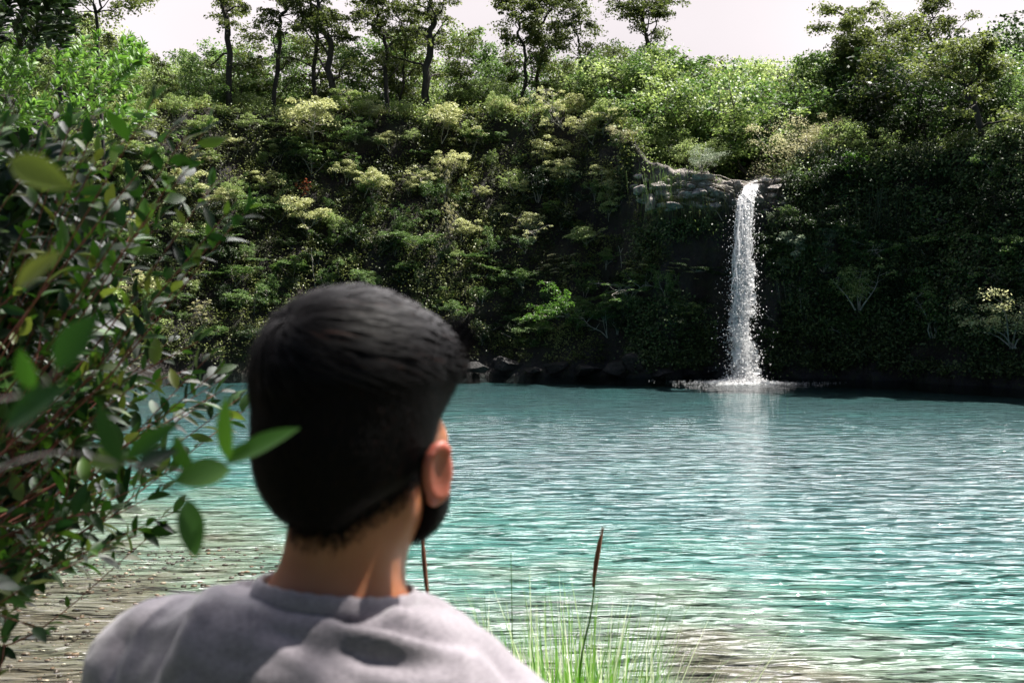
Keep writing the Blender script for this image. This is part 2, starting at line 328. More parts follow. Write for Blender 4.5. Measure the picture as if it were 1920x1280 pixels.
# ------------------------------------------------------------------ the cliff round the pool
CTRL = np.array([  # x, y, height, run, slope behind the rim, rockiness
    (-9, -14, 5, 5, .3, 0), (-11, 2, 6, 5, .35, 0), (-15, 14, 8.5, 6, .3, 0), (-19, 26, 11, 7, .25, 0), (-21, 38, 13, 7, .12, 0), (-17.5, 46, 13.2, 6.5, .06, 0),
    (-12, 48.5, 14.2, 8, .03, 0), (-6, 48.5, 14.2, 8, .02, 0), (-1, 47.8, 14.0, 7.5, .02, .1), (3, 46.8, 13.4, 6, .05, .3), (5.0, 46.2, 11.8, 3.4, .15, .6),
    (6.3, 45.9, 9.8, 1.0, .26, .9), (8.2, 45.6, 9.2, .4, .28, 1), (10.4, 45.4, 8.75, .35, .30, 1), (12.3, 45.2, 9.0, .5, .30, 1), (14.8, 44.4, 9.4, .9, .30, .8), (18.0, 41.2, 10.0, 1.4, .3, .6),
    (21.0, 37, 10.5, 2, .3, .3), (25, 30, 11, 3, .3, .2), (31, 22, 11, 4, .3, .2), (35, 8, 11, 4, .3, .2), (36, -14, 10, 4, .3, .2)], float)
def catmull(C, per):
    outp = []
    Cx = np.vstack([2 * C[0] - C[1], C, 2 * C[-1] - C[-2]])
    for i in range(1, len(Cx) - 2):
        t = np.linspace(0, 1, per, endpoint=False)[:, None]; p0, p1, p2, p3 = Cx[i - 1:i + 3]
        outp.append(.5 * ((2 * p1) + (p2 - p0) * t + (2 * p0 - 5 * p1 + 4 * p2 - p3) * t ** 2 + (3 * p1 - p0 - 3 * p2 + p3) * t ** 3))
    return np.vstack(outp + [C[-1:]])
S0 = catmull(CTRL, 40)
seg = np.concatenate([[0], np.cumsum(np.linalg.norm(np.diff(S0[:, :2], axis=0), axis=1))])
NS = 620; ss = np.linspace(0, seg[-1], NS); S = np.stack([np.interp(ss, seg, S0[:, k]) for k in range(6)], 1)
tg = np.gradient(S[:, :2], axis=0); ker = np.ones(41) / 41
tg = np.stack([np.convolve(np.pad(tg[:, k], 20, 'edge'), ker, 'valid') for k in (0, 1)], 1)
tg /= np.linalg.norm(tg, axis=1)[:, None]; OUT = np.stack([tg[:, 1], -tg[:, 0]], 1)   # towards the pool
NF = 90; vf = np.linspace(0, 1, NF)
bd = np.concatenate([np.linspace(.3, 26, 60), [32, 45, 80, 160, 400]])
NV = NF + len(bd)
G = np.zeros((NS, NV, 3)); rocky = np.zeros((NS, NV)); lipa = np.zeros((NS, NV))
for j in range(NV):
    if j < NF:
        t = vf[j]; z = -4 + (S[:, 2] + 4) * t; tt = np.clip(z / S[:, 2], -.5, 1)
        back = S[:, 3] * np.sign(tt) * np.abs(tt) ** .9
    else:
        d = bd[j - NF]; z = S[:, 2] + S[:, 4] * (24 * (1 - np.exp(-d / 24.))) ; back = S[:, 3] + d
        z = z - np.where(S[:, 4] < .1, .02 * d, 0)
    G[:, j, 0] = S[:, 0] - OUT[:, 0] * back; G[:, j, 1] = S[:, 1] - OUT[:, 1] * back; G[:, j, 2] = z
face = np.arange(NV) < NF
n1 = fbm(G * [1, 1, .8], .22, 5, 3); n2 = fbm(G * [1.4, 1.4, .35], .9, 4, 8); n3 = fbm(G, 2.4, 3, 13)
amp = np.where(face, 1.0, .6)[None, :] * (.35 + .65 * sstep(0, 2.5, np.abs(G[:, :, 0] - 10.4)))
disp = (n1 * 1.5 + n2 * (.45 + .35 * S[:, 5][:, None]) + n3 * .16) * amp
vert = sstep(NF - 14, NF + 2, np.arange(NV))[None, :]
G[:, :, 0] += OUT[:, 0][:, None] * disp * (1 - vert); G[:, :, 1] += OUT[:, 1][:, None] * disp * (1 - vert); G[:, :, 2] += disp * (vert * .7)
# pockets hollowed out of the foot of the right wall and behind the fall
pocket = 1.0 * np.exp(-((G[:, :, 2] - 1.0) / 1.8) ** 2) * sstep(6, 9, G[:, :, 0]) * face[None]
G[:, :, 1] += pocket * .9
# channel cut by the stream at the lip
ch = np.exp(-((G[:, :, 0] - 10.55 - .09 * np.maximum(G[:, :, 1] - 45.5, 0)) / .75) ** 2) * (~face)[None] * sstep(30, 8, G[:, :, 1] - 45.)
G[:, :, 2] -= ch * .45
rocky = np.clip(S[:, 5][:, None] * (.55 + .9 * n2) + .2 * (n1 > .3) + .8 * np.exp(-np.maximum(G[:, :, 2], 0) / .9) * (G[:, :, 0] > -8), 0, 1) * np.where(face, 1, .4)[None]
lipx = sstep(6.2, 7.4, G[:, :, 0]) * sstep(12.6, 11, G[:, :, 0])
lipa = lipx * np.clip(sstep(7.3, 8.6, G[:, :, 2]) * (.75 + .8 * n3), 0, 1) * np.where(face, 1, sstep(9, 3.5, np.concatenate([np.zeros(NF), bd])))[None]
G += (NRM_ := np.array([0, -.5, .8])) * ((np.abs(fbm(G, 3.2, 4, 51)) * .55 + fbm(G, 9, 2, 52) * .12) * lipx * sstep(6.6, 8.2, G[:, :, 2]) * sstep(52, 47.5, G[:, :, 1]))[:, :, None]
gu = np.gradient(G, axis=0); gv = np.gradient(G, axis=1); NRM = np.cross(gv, gu); NRM /= np.linalg.norm(NRM, axis=2)[:, :, None] + 1e-9
NRM *= np.sign((NRM[:, :, 0] * OUT[:, 0][:, None] + NRM[:, :, 1] * OUT[:, 1][:, None]) + NRM[:, :, 2] * 2)[:, :, None]
cm = MB(); cm.add(G, grid_faces(NS, NV))
cl = cm.build('cliff_terrain', M['cliff'], smooth=True)
tag(cl, 'steep dark soil and rock cliff curving round the far side of the pool', 'cliff', kind='structure')
for nm, arr in (('rocky', rocky), ('lip', lipa)):
    at = cl.data.attributes.new(nm, 'FLOAT', 'POINT'); at.data.foreach_set('value', arr.astype(np.float32).ravel())
GP = np.stack(proj(G), -1)
def at_px(px, py, rpx=14):
    d2 = (GP[:, :, 0] - px) ** 2 + (GP[:, :, 1] - py) ** 2; d2 = np.where(GP[:, :, 2] > 5, d2, 1e9)
    ok = d2 < rpx ** 2
    if not ok.any(): k = np.argmin(d2)
    else: k = np.argmin(np.where(ok, GP[:, :, 2], 1e9))
    i, j = np.unravel_index(k, d2.shape); return G[i, j], NRM[i, j]
# visible depth map on a coarse raster, so that nothing is spent on hidden slopes
DW, DH = 96, 64; DM = np.full((DW + 1, DH + 1), 1e9)
vx = (GP[:, :, 0] / 20).astype(int); vy = (GP[:, :, 1] / 20).astype(int); okk = (vx >= 0) & (vx <= DW) & (vy >= 0) & (vy <= DH) & (GP[:, :, 2] > 3)
np.minimum.at(DM, (vx[okk], vy[okk]), GP[:, :, 2][okk])
def seen(p, slack=3.0, pad=40):
    px, py, f = proj(p)
    if f < 3 or px < -pad or px > 1920 + pad or py > 760 or py < -60: return False
    a, b = int(np.clip(px // 20, 0, DW)), int(np.clip(py // 20, 0, DH)); return f < DM[a, b] + slack

# ------------------------------------------------------------------ undergrowth carpet on the cliff face (uncountable)
def carpet(name, mat, n, jr, size, per, cond, spread=.35, up=.6, label='', out=.25):
    C = []; NN = []
    tries = 0
    ii = rng.integers(0, NS - 1, n * 6); jj = rng.integers(jr[0], jr[1], n * 6)
    for i, j in zip(ii, jj):
        p = G[i, j]
        if len(C) >= n: break
        if not cond(p, i, j): continue
        if not seen(p + NRM[i, j] * .3): continue
        C.append(p + NRM[i, j] * out * rng.random() + rng.normal(size=3) * .08); NN.append(NRM[i, j])
    C = np.array(C); NN = np.array(NN); K = len(C)
    sz = spread * (.5 + rng.random(K) ** 2 * 1.3)
    pos = np.repeat(C, per, 0) + rng.normal(size=(K * per, 3)) * np.repeat(sz, per)[:, None] * [.55, .55, .4]
    nn = np.repeat(NN, per, 0) * (1 - up) + np.array([0, 0, up]) + rng.normal(size=(K * per, 3)) * .45
    s_ = size * (.6 + .8 * rng.random(K * per))
    m = MB(); m.rhomb(pos, nn, s_ * 1.3, s_ * .75)
    o = m.build(name, mat); tag(o, label, 'undergrowth', kind='stuff'); return o
wallmask = lambda p: not (9.3 < p[0] < 11.6 and 40 < p[1] < 47.5)
carpet('undergrowth', M['under'], 6500, (24, NF), .085, 26, lambda p, i, j: p[2] > .7 and wallmask(p) and vnoise(np.array(p) * .8, 4) > .30 + .35 * S[i, 5] and p[0] < 9.5, .36,
       label='dark mossy undergrowth covering the steep cliff left of the waterfall')
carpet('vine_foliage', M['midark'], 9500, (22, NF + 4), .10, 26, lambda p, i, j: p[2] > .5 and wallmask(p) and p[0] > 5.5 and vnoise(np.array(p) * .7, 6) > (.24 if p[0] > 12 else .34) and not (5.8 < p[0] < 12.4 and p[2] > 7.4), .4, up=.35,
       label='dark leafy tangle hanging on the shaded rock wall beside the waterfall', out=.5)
carpet('lip_grass', M['bright'], 900, (NF - 10, NF + 12), .07, 14, lambda p, i, j: 5.6 < p[0] < 13.2 and abs(p[0] - 10.4) > .7 and p[2] > 7.6, .22, up=.5, label='dry grass and moss tufts among the pale rocks of the waterfall lip', out=.1)
carpet('slope_foliage', M['bright'], 3000, (NF - 2, NF + 40), .10, 30, lambda p, i, j: wallmask(p) and not (5.8 < p[0] < 13 and p[1] < 49) , .5, up=.6,
       label='bright scrub carpeting the slopes above the cliff rim', out=.4)

# grass fringe along the rim
def blades(m, base, d, L, W, bend, segs=3):
    """arching ribbons; all arrays over N blades"""
    Nn = len(base); t = np.linspace(0, 1, segs + 1)
    side = np.cross(d, [0, 0, 1.]); side += 1e-4; side /= np.linalg.norm(side, axis=1)[:, None]
    hor = d * [1, 1, 0]
    c = base[:, None] + d[:, None] * (L[:, None] * t)[:, :, None] + (hor[:, None] * (bend[:, None] * t ** 2)[:, :, None]) - np.array([0, 0, 1.]) * (bend[:, None] * t ** 2.4 * .7)[:, :, None]
    wd = W[:, None] * (1 - t ** 1.6 * .93)
    a = c - side[:, None] * wd[:, :, None] / 2; b = c + side[:, None] * wd[:, :, None] / 2
    v = np.stack([a, b], 2).reshape(Nn, -1, 3); k = np.arange(segs)[None] * 2; o_ = np.arange(Nn)[:, None] * (2 * (segs + 1))
    f = np.stack([o_ + k, o_ + k + 1, o_ + k + 3, o_ + k + 2], -1).reshape(-1, 4); m.add(v.reshape(-1, 3), f)
gi = [(i, j) for i in range(0, NS) for j in range(NF - 2, NF + 14) if seen(G[i, j] + [0, 0, .3]) and G[i, j][0] < 6 and rng.random() < .55]
gb = np.array([G[i, j] for i, j in gi]); gb = np.repeat(gb, 7, 0) + rng.normal(size=(len(gb) * 7, 3)) * [.15, .15, .03]
gd = rng.normal(size=gb.shape) * .35 + [0, 0, 1]; gd /= np.linalg.norm(gd, axis=1)[:, None]
m = MB(); blades(m, gb, gd, .3 + .5 * rng.random(len(gb)), np.full(len(gb), .035), .15 + .2 * rng.random(len(gb)))
tag(m.build('rim_grass', M['rimgrass']), 'tufty yellow green grass along the cliff rim', 'grass', kind='stuff')

# ------------------------------------------------------------------ trees
def wander(p0, d, L, n, r, up=0., jit=.18):
    pts = [np.array(p0, float)]; d = np.array(d, float); d /= np.linalg.norm(d)
    for k in range(n):
        d = d + r.normal(size=3) * jit + np.array([0, 0, up]); d /= np.linalg.norm(d); pts.append(pts[-1] + d * L / n)
    return np.array(pts)
def pads(m, C, R_, per, size, flat, r, up=.75):
    K = len(C); C = np.array(C); R_ = np.broadcast_to(R_, (K,)) * (.7 + .6 * r.random(K))
    th = r.random((K, per)) * 2 * np.pi; q = r.random((K, per)) ** .6
    x = np.cos(th) * q; y = np.sin(th) * q; z = (r.random((K, per)) - .5) * flat * 1.2 - q ** 2 * flat * .7
    pos = C[:, None] + np.stack([x, y, z], -1) * R_[:, None, None]
    nn = np.stack([x * .5, y * .5, np.full_like(x, 1.)], -1) * up + r.normal(size=(K, per, 3)) * .42
    s_ = size * (.6 + .8 * r.random(K * per))
    m.rhomb(pos.reshape(-1, 3), nn.reshape(-1, 3), s_ * 1.25, s_ * .8)
def make_tree(name, kind, seed, mat, bark, h=6., r0=.1, trunk=None, leaves=3000, lsize=.1, parent_loc=(0, 0, 0)):
    """returns the Empty at the base with children trunk and crown"""
    r = np.random.default_rng(seed); wd = MB(); lf = MB(); C = []; RR = []
    if kind == 'ridge':          # tall, open, layered; trunk given as offsets from the base
        T = catmull(np.array(trunk, float), 6); L = np.linalg.norm(np.diff(T, axis=0), axis=1).sum()
        T = T + np.cumsum(r.normal(size=T.shape) * [.10, .08, .01], 0); n = len(T)
        r0 = r0 * .8; wd.tube(T, r0 * (1 - np.linspace(0, 1, n) * .75), 7)
        nb = int(10 + h * 1.3)
        for k in range(nb):
            t = .12 + .88 * (k + r.random() * .8) / nb; p = T[min(n - 1, int(t * (n - 1)))]; az = k * 2.4 + r.random()
            bl = h * (.12 + .26 * r.random()) * (1.15 - .6 * t); B = wander(p, [math.cos(az), math.sin(az), .2 + 1.1 * r.random()], bl, 6, r, -.02, .3)
            wd.tube(B, r0 * .42 * (1 - .5 * t) * (1 - np.linspace(0, 1, 7) * .8), 5)
            for q in (3, 4, 5, 6):
                a2 = az + r.normal() * .9; Cc = wander(B[q], [math.cos(a2), math.sin(a2), .25], bl * .35, 3, r, .0)
                wd.tube(Cc, r0 * .12 * np.array([1, .7, .5, .3]), 4)
                C.append(Cc[-1]); RR.append(.25 + .5 * r.random() ** 2)
                if r.random() < .6: C.append(Cc[1] + r.normal(size=3) * .1); RR.append(.45)
        pads(lf, C, np.array(RR), max(12, leaves // len(C)), lsize, .5, r, .6)
    elif kind == 'bush':         # rounded, dense, many stems
        ns = 5
        for k in range(ns):
            az = k * 2 * math.pi / ns + r.random(); B = wander([r.normal() * .08, r.normal() * .08, 0], [math.cos(az) * .5, math.sin(az) * .5, 1], h * .72, 6, r, .03, .2)
            wd.tube(B, r0 * (1 - np.linspace(0, 1, 7) * .8), 5)
            for q in (2, 3, 4, 5, 6):
                for e in range(2):
                    a2 = r.random() * 6.28; Cc = wander(B[q], [math.cos(a2), math.sin(a2), .5], h * .26, 3, r, .05)
                    wd.tube(Cc, r0 * .25 * np.array([1, .7, .5, .3]), 4); C.append(Cc[-1]); RR.append(h * (.10 + .07 * r.random()))
        pads(lf, C, np.array(RR), leaves // len(C), lsize, .6, r, .55)
    elif kind == 'umbrella':     # leaning thin stems carrying flat plates of leaves
        ns = 2 + seed % 3
        lean = np.array([r.normal() * .15, -.35 - .2 * r.random(), 0])
        for k in range(ns):
            az = k * 2 * math.pi / ns + r.random() * 2; B = wander([0, 0, 0], np.array([math.cos(az) * .35, math.sin(az) * .35, 1]) + lean, h * .8, 6, r, .02, .22)
            wd.tube(B, r0 * (1 - np.linspace(0, 1, 7) * .7), 5)
            for q in (3, 4, 5, 6):
                for e in range(3):
                    a2 = r.random() * 6.28; Cc = wander(B[q], [math.cos(a2), math.sin(a2), .45], h * (.30 if q > 3 else .22), 4, r, .0, .2)
                    wd.tube(Cc, r0 * .35 * np.array([1, .8, .6, .45, .3]), 4)
                    if q >= 4 or r.random() < .4: C.append(Cc[-1] * [1, 1, 1] + [0, 0, (h * .82 - Cc[-1][2]) * .35 * r.random()]); RR.append(h * (.12 + .07 * r.random()))
        pads(lf, C, np.array(RR) * (.7 + .5 * r.random(len(C))), leaves // len(C), lsize, .42, r, .85)
    elif kind == 'spray':        # arching leafy branches hanging out over the water
        for k in range(6):
            az = -math.pi / 2 + r.normal() * .9; B = wander([0, 0, 0], [math.cos(az), math.sin(az), .55], h, 8, r, -.09, .14)
            wd.tube(B, r0 * (1 - np.linspace(0, 1, 9) * .8), 5)
            for q in range(3, 9):
                a2 = az + r.normal() * .9; Cc = wander(B[q], [math.cos(a2), math.sin(a2), .1], h * .2, 3, r, -.08)
                wd.tube(Cc, r0 * .25 * np.array([1, .7, .5, .3]), 4); C.append(Cc[-1]); RR.append(h * .10); C.append(B[q]); RR.append(h * .08)
        pads(lf, C, np.array(RR), leaves // len(C), lsize, .55, r, .6)
    elif kind == 'bare':         # leafless pale snag with a few wisps
        for k in range(3):
            az = r.random() * 6.28; B = wander([0, 0, 0], [math.cos(az) * .5, math.sin(az) * .5 - .3, 1], h, 7, r, 0, .3)
            wd.tube(B, r0 * (1 - np.linspace(0, 1, 8) * .8), 5)
            for q in range(2, 8):
                for e in range(2):
                    a2 = r.random() * 6.28; Cc = wander(B[q], [math.cos(a2), math.sin(a2), .3], h * .32, 4, r, .02, .35)
                    wd.tube(Cc, r0 * .3 * np.array([1, .8, .6, .4, .2]), 4); C.append(Cc[-1]); RR.append(h * .08)
        pads(lf, C, np.array(RR), leaves // len(C), lsize, .5, r, .7)
    e = empty(name, parent_loc)
    wd.build('trunk' if kind in ('ridge',) else 'stems', bark, e, smooth=True); lf.build('crown' if kind == 'ridge' else 'foliage', mat, e)
    HT[e.name] = np.concatenate(lf.v)[:, 2].max(); return e
HT = {}
used = set()
def place(proto, p, rz, s, sz=None):
    """first use moves the prototype itself, later uses copy it with its parts"""
    if proto.name in used:
        e = proto.copy(); COL.objects.link(e)
        for c in proto.children:
            d = c.copy(); COL.objects.link(d); d.parent = e; d.matrix_parent_inverse = c.matrix_parent_inverse
            if 'label' in d: del d['label']
    else: e = proto; used.add(proto.name)
    e.location = Vector(p); e.rotation_euler = (0, 0, rz); e.scale = (s, s, sz or s); return e

# flat-topped pale shrubs traced from the photograph: x, y of the crown's middle, width in px, look
P_umb = [make_tree('flat_topped_shrub', 'umbrella', 40 + k, M['pale'], M['twig'], 2.0, .028, leaves=3400, lsize=.07) for k in range(5)]
P_umbm = [make_tree('layered_shrub', 'umbrella', 50 + k, M['mid'], M['twig'], 2.2, .03, leaves=3600, lsize=.078) for k in range(4)]
P_umbb = [make_tree('layered_bright_shrub', 'umbrella', 60 + k, M['bright'], M['twig'], 2.2, .03, leaves=3600, lsize=.078) for k in range(4)]
pale_list = [(578, 378, 95), (578, 208, 120), (648, 298, 60), (708, 320, 75), (770, 334, 45), (790, 322, 55), (850, 290, 75), (832, 212, 90), (905, 340, 35), (930, 375, 36), (985, 332, 52), (1025, 262, 85),
             (1020, 305, 95), (852, 415, 62), (990, 400, 60), (1118, 312, 75), (1215, 400, 60), (478, 315, 70), (330, 330, 110), (350, 420, 90), (265, 520, 85), (690, 190, 60), (520, 265, 70), (420, 355, 60),
             (940, 190, 80), (880, 240, 70), (1105, 215, 80), (1075, 180, 70), (745, 250, 50), (1150, 350, 60), (225, 400, 80), (440, 250, 60), (1060, 300, 60)]
for k, (px, py, wpx) in enumerate(pale_list):
    p, n_ = at_px(px, py + wpx * .55, 16); wm_ = wpx / F * p[1]; s = wm_ / 2.3
    o = place(P_umb[k % 5], p - np.array([0, 0, .1]), rng.normal() * .5 + (k // 5) * .7, s)
    reg(o, 'pale cream-green flat-topped shrub', 'on the upper cliff left of the man\'s head' if px < 560 else 'on the cliff straight above the man\'s head' if px < 800 else 'on the cliff between head and waterfall', 'pale flat-topped shrubs on the cliff')
# darker layered shrubs filling the face
P_round = [make_tree('round_shrub', 'bush', 110 + k, M['bright' if k < 2 else 'mid' if k < 5 else 'dark'], M['twig'], 1.9, .03, leaves=3400, lsize=.068) for k in range(7)]
P_twiggy = [make_tree('twiggy_shrub', 'bare', 120 + k, M[('pale', 'mid', 'straw')[k]], M['twig'], 1.8, .028, leaves=1500, lsize=.06) for k in range(3)]
P_arch = [make_tree('arching_shrub', 'spray', 130 + k, M[('mid', 'dark')[k]], M['twig'], 1.7, .022, leaves=2600, lsize=.07) for k in range(2)]
cnt = 0
pts_used = [(a, b) for a, b, c in pale_list]
for t in range(20000):
    if cnt >= 265: break
    px = rng.uniform(-30, 1330); py = rng.uniform(205, 640)
    p, n_ = at_px(px, py, 12)
    if p[0] > 5.4 and rng.random() < .8: continue
    if p[2] < 1.4 or 1340 < px < 1475: continue
    if 1175 < px < 1450 and 295 < py < 500: continue
    if min((px - a) ** 2 + (py - b) ** 2 for a, b in pts_used) < 27 ** 2: continue
    pts_used.append((px, py)); cnt += 1
    upper = py < 340
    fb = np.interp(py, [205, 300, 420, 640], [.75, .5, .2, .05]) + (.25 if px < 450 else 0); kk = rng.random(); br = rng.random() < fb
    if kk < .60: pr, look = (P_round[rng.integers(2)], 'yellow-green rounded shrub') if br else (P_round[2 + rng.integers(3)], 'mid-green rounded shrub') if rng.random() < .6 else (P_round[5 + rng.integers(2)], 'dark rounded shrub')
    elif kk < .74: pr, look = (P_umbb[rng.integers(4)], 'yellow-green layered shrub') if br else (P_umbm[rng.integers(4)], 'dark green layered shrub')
    elif kk < .86: pr, look = P_twiggy[rng.integers(3)], 'twiggy sparse shrub'
    else: pr, look = P_arch[rng.integers(2)], 'arching drooping shrub'
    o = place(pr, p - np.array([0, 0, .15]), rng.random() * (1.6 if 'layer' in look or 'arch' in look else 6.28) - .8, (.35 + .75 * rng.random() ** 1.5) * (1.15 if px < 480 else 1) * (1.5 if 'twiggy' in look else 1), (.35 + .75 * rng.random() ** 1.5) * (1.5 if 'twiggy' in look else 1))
    o.rotation_euler.x = -.25 * rng.random() + .1; o.rotation_euler.y = rng.normal() * .15
    band = 'high on the cliff' if py < 340 else 'halfway down the cliff' if py < 480 else 'low on the cliff face'
    reg(o, look, band + (' behind the leafy branches' if px < 470 else ' above the man\'s head' if px < 860 else ' near the waterfall'), 'shrubs growing on the cliff face')

# bushy canopy above the rim
P_bush = [make_tree('bushy_tree', 'bush', 70 + k, M['bright'], M['bark'], 4.0, .06, leaves=3600, lsize=.10) for k in range(4)]
P_bushm = [make_tree('bushy_green_tree', 'bush', 80 + k, M['mid'], M['bark'], 4.2, .06, leaves=3600, lsize=.10) for k in range(3)]
P_bushd = [make_tree('shaded_tree', 'bush', 90 + k, M['dark'], M['bark'], 4.2, .06, leaves=3200, lsize=.11) for k in range(2)]
def top_px_place(pr, px, ytop, Yd, hproto, look, where, group, smin=.5, smax=2.2, wide=1.0):
    """a tree rooted on the terrain at distance about Yd whose top reaches ytop in the photograph"""
    sel = np.abs(GP[:, :, 0] - px) < 14; sel &= (np.abs(G[:, :, 1] - Yd) < 1.2) & (np.arange(NV) >= NF - 6)[None]
    if not sel.any(): return None
    i, j = np.argwhere(sel)[rng.integers(sel.sum())]; p = G[i, j]
    ztop = P(px, ytop, p[1])[2]; s = np.clip((ztop - p[2]) / HT[pr.name.split('.')[0] if pr.name not in HT else pr.name], smin, smax)
    o = place(pr, p - np.array([0, 0, .2]), rng.random() * 6.28, min(s, 1.25) * wide * (.85 + .4 * rng.random()), s); reg(o, look, where, group); return o
# skyline heights of the bushes, read off the photograph
sky_x = [-60, 60, 160, 230, 300, 400, 480, 540, 640, 740, 800, 880, 960, 1060, 1120, 1160, 1200, 1270, 1330, 1400, 1480, 1540, 1580, 1650, 1720, 1800, 1850, 1920, 1990]
sky_y = [20, 10, 20, 110, 70, 75, 85, 120, 135, 130, 115, 70, 120, 140, 80, 50, 55, 110, 95, 120, 130, 90, 60, 90, 50, 70, 60, 60, 60]
GW = 'bushy trees along the cliff top'
def side(px): return 'left of the man\'s head' if px < 480 else 'above the man\'s head' if px < 880 else 'between head and waterfall' if px < 1300 else 'above the waterfall' if px < 1560 else 'on the right-hand height'
for px in np.arange(-40, 1990, 36):
    px = px + rng.normal() * 8; top = np.interp(px, sky_x, sky_y) - (28 if rng.random() < .25 else 0)
    for row, (dy, dz) in enumerate(((3.0, 70), (6.5, 30), (11, 8), (17, 0))):
        if px < 1150 and row == 3: continue
        if 480 < px < 1130 and row >= 1 and rng.random() < .35: continue
        bi = np.argmin(np.abs(GP[:, NF - 1, 0] - px) + (GP[:, NF - 1, 2] < 5) * 1e6); Yd = G[bi, NF - 1, 1] + dy
        if 1180 < px < 1520 and row == 0: continue
        r_ = rng.random()
        if px > 1600: pr, look = (P_bushm[rng.integers(3)], 'mid-green bushy tree') if r_ < .6 else (P_bushd[rng.integers(2)], 'dark bushy tree')
        else: pr, look = (P_bush[rng.integers(4)], 'yellow-green bushy tree') if r_ < .62 else (P_bushm[rng.integers(3)], 'mid-green bushy tree')
        top_px_place(pr, px + rng.normal() * 14, top + dz - 14 + abs(rng.normal()) * 42, Yd, 3.9, look, ('in the front row ' if row == 0 else 'in the middle row ' if row == 1 else 'on the skyline ') + side(px), GW, .35, 1.9)

# tall ridge trees with dark trunks, each traced: base px, base y, list of (px, y) up the trunk, trunk px width, extra height
RT = [((425, 70), [(432, 50), (420, 5), (405, -60), (400, -130)], 14, 'forked dark trunk rising beside the open sky patch at upper left'),
      ((505, 75), [(522, 55), (540, 10), (548, -50), (540, -120)], 10, 'trunk leaning right with a bare curved limb'),
      ((585, 130), [(583, 90), (584, 40), (580, -30), (586, -130)], 10, 'straight slim dark trunk, left one of a close pair'),
      ((622, 150), [(612, 95), (600, 45), (594, -10), (600, -120)], 15, 'thick dark trunk leaning left, right one of a close pair'),
      ((722, 128), [(716, 90), (702, 55), (695, 15), (685, -70)], 10, 'crooked trunk with a broken side stub'),
      ((742, 150), [(755, 90), (750, 40), (745, -10), (752, -60)], 5, 'thin leafy sapling between two dark trunks'),
      ((797, 140), [(796, 90), (797, 40), (794, -20), (800, -140)], 17, 'thickest straight black trunk with a rising right limb'),
      ((975, 165), [(980, 110), (972, 60), (985, 20), (990, -10)], 8, 'open airy crown over a curving trunk right of the thickest trunk'),
      ((1003, 155), [(1006, 110), (990, 70), (1010, 40), (1030, 10)], 8, 'second airy curving trunk, crossing its neighbour'),
      ((1093, 170), [(1090, 120), (1085, 80), (1092, 45), (1088, 15)], 6, 'slender sparse tree alone against the sky'),
      ((1222, 140), [(1218, 95), (1212, 55), (1218, 15), (1205, -15)], 11, 'dark topped tree with cloudlike crown standing highest left of the sky gap'),
      ((1612, 240), [(1612, 170), (1608, 110), (1610, 50), (1600, 10)], 12, 'tall straight-trunked tree right of the sky gap'),
      ((1600, 240), [(1590, 180), (1578, 130), (1570, 90), (1556, 60)], 9, 'shorter leaning trunk just left of the tall straight one'),
      ((1690, 180), [(1688, 140), (1684, 110), (1690, 60), (1700, 30)], 7, 'dark crowned tree with fine trunk on the right-hand height'),
      ((1735, 190), [(1738, 140), (1732, 90), (1728, 40), (1722, 8)], 8, 'high bushy-topped tree second from the right edge group'),
      ((1832, 275), [(1824, 210), (1822, 160), (1830, 120), (1820, 85)], 15, 'black forked trunk at the right edge'),
      ((92, 70), [(95, 40), (90, 10), (85, -30), (80, -90)], 10, 'dark branching tree in the upper left corner'),
      ((200, 90), [(195, 60), (190, 20), (200, -20), (190, -60)], 8, 'round-crowned tree left of the bright sky patch')]
for k, ((bx, by), path, wpx, desc) in enumerate(RT):
    Yd = (58 if bx < 1150 else 58 if bx < 1300 else 50 if bx < 1800 else 42) + (k % 3) * .8
    if bx < 250: Yd = 46
    b = P(bx, by, Yd)
    sel = (np.abs(GP[:, :, 0] - bx) < 12) & (np.abs(G[:, :, 1] - Yd) < 1.5)
    gz = G[:, :, 2][sel].mean() if sel.any() else b[2]
    b[2] = min(b[2], gz - .1) if sel.any() else b[2]
    tr = [(0, 0, 0)] + [tuple(P(x, y, Yd) - b) for x, y in path]
    h = tr[-1][2]
    o = make_tree('ridge_tree', 'ridge', 200 + k, M['ridge'], M['bark'], h=min(h, 8.5), r0=wpx / F * Yd / 2 * 1.15, trunk=tr, leaves=9500 if wpx > 7 else 5500, lsize=.11, parent_loc=tuple(b))
    tag(o, ('tall ridge tree: ' + desc).replace(':', ','), 'tree', 'tall trees on the ridge')

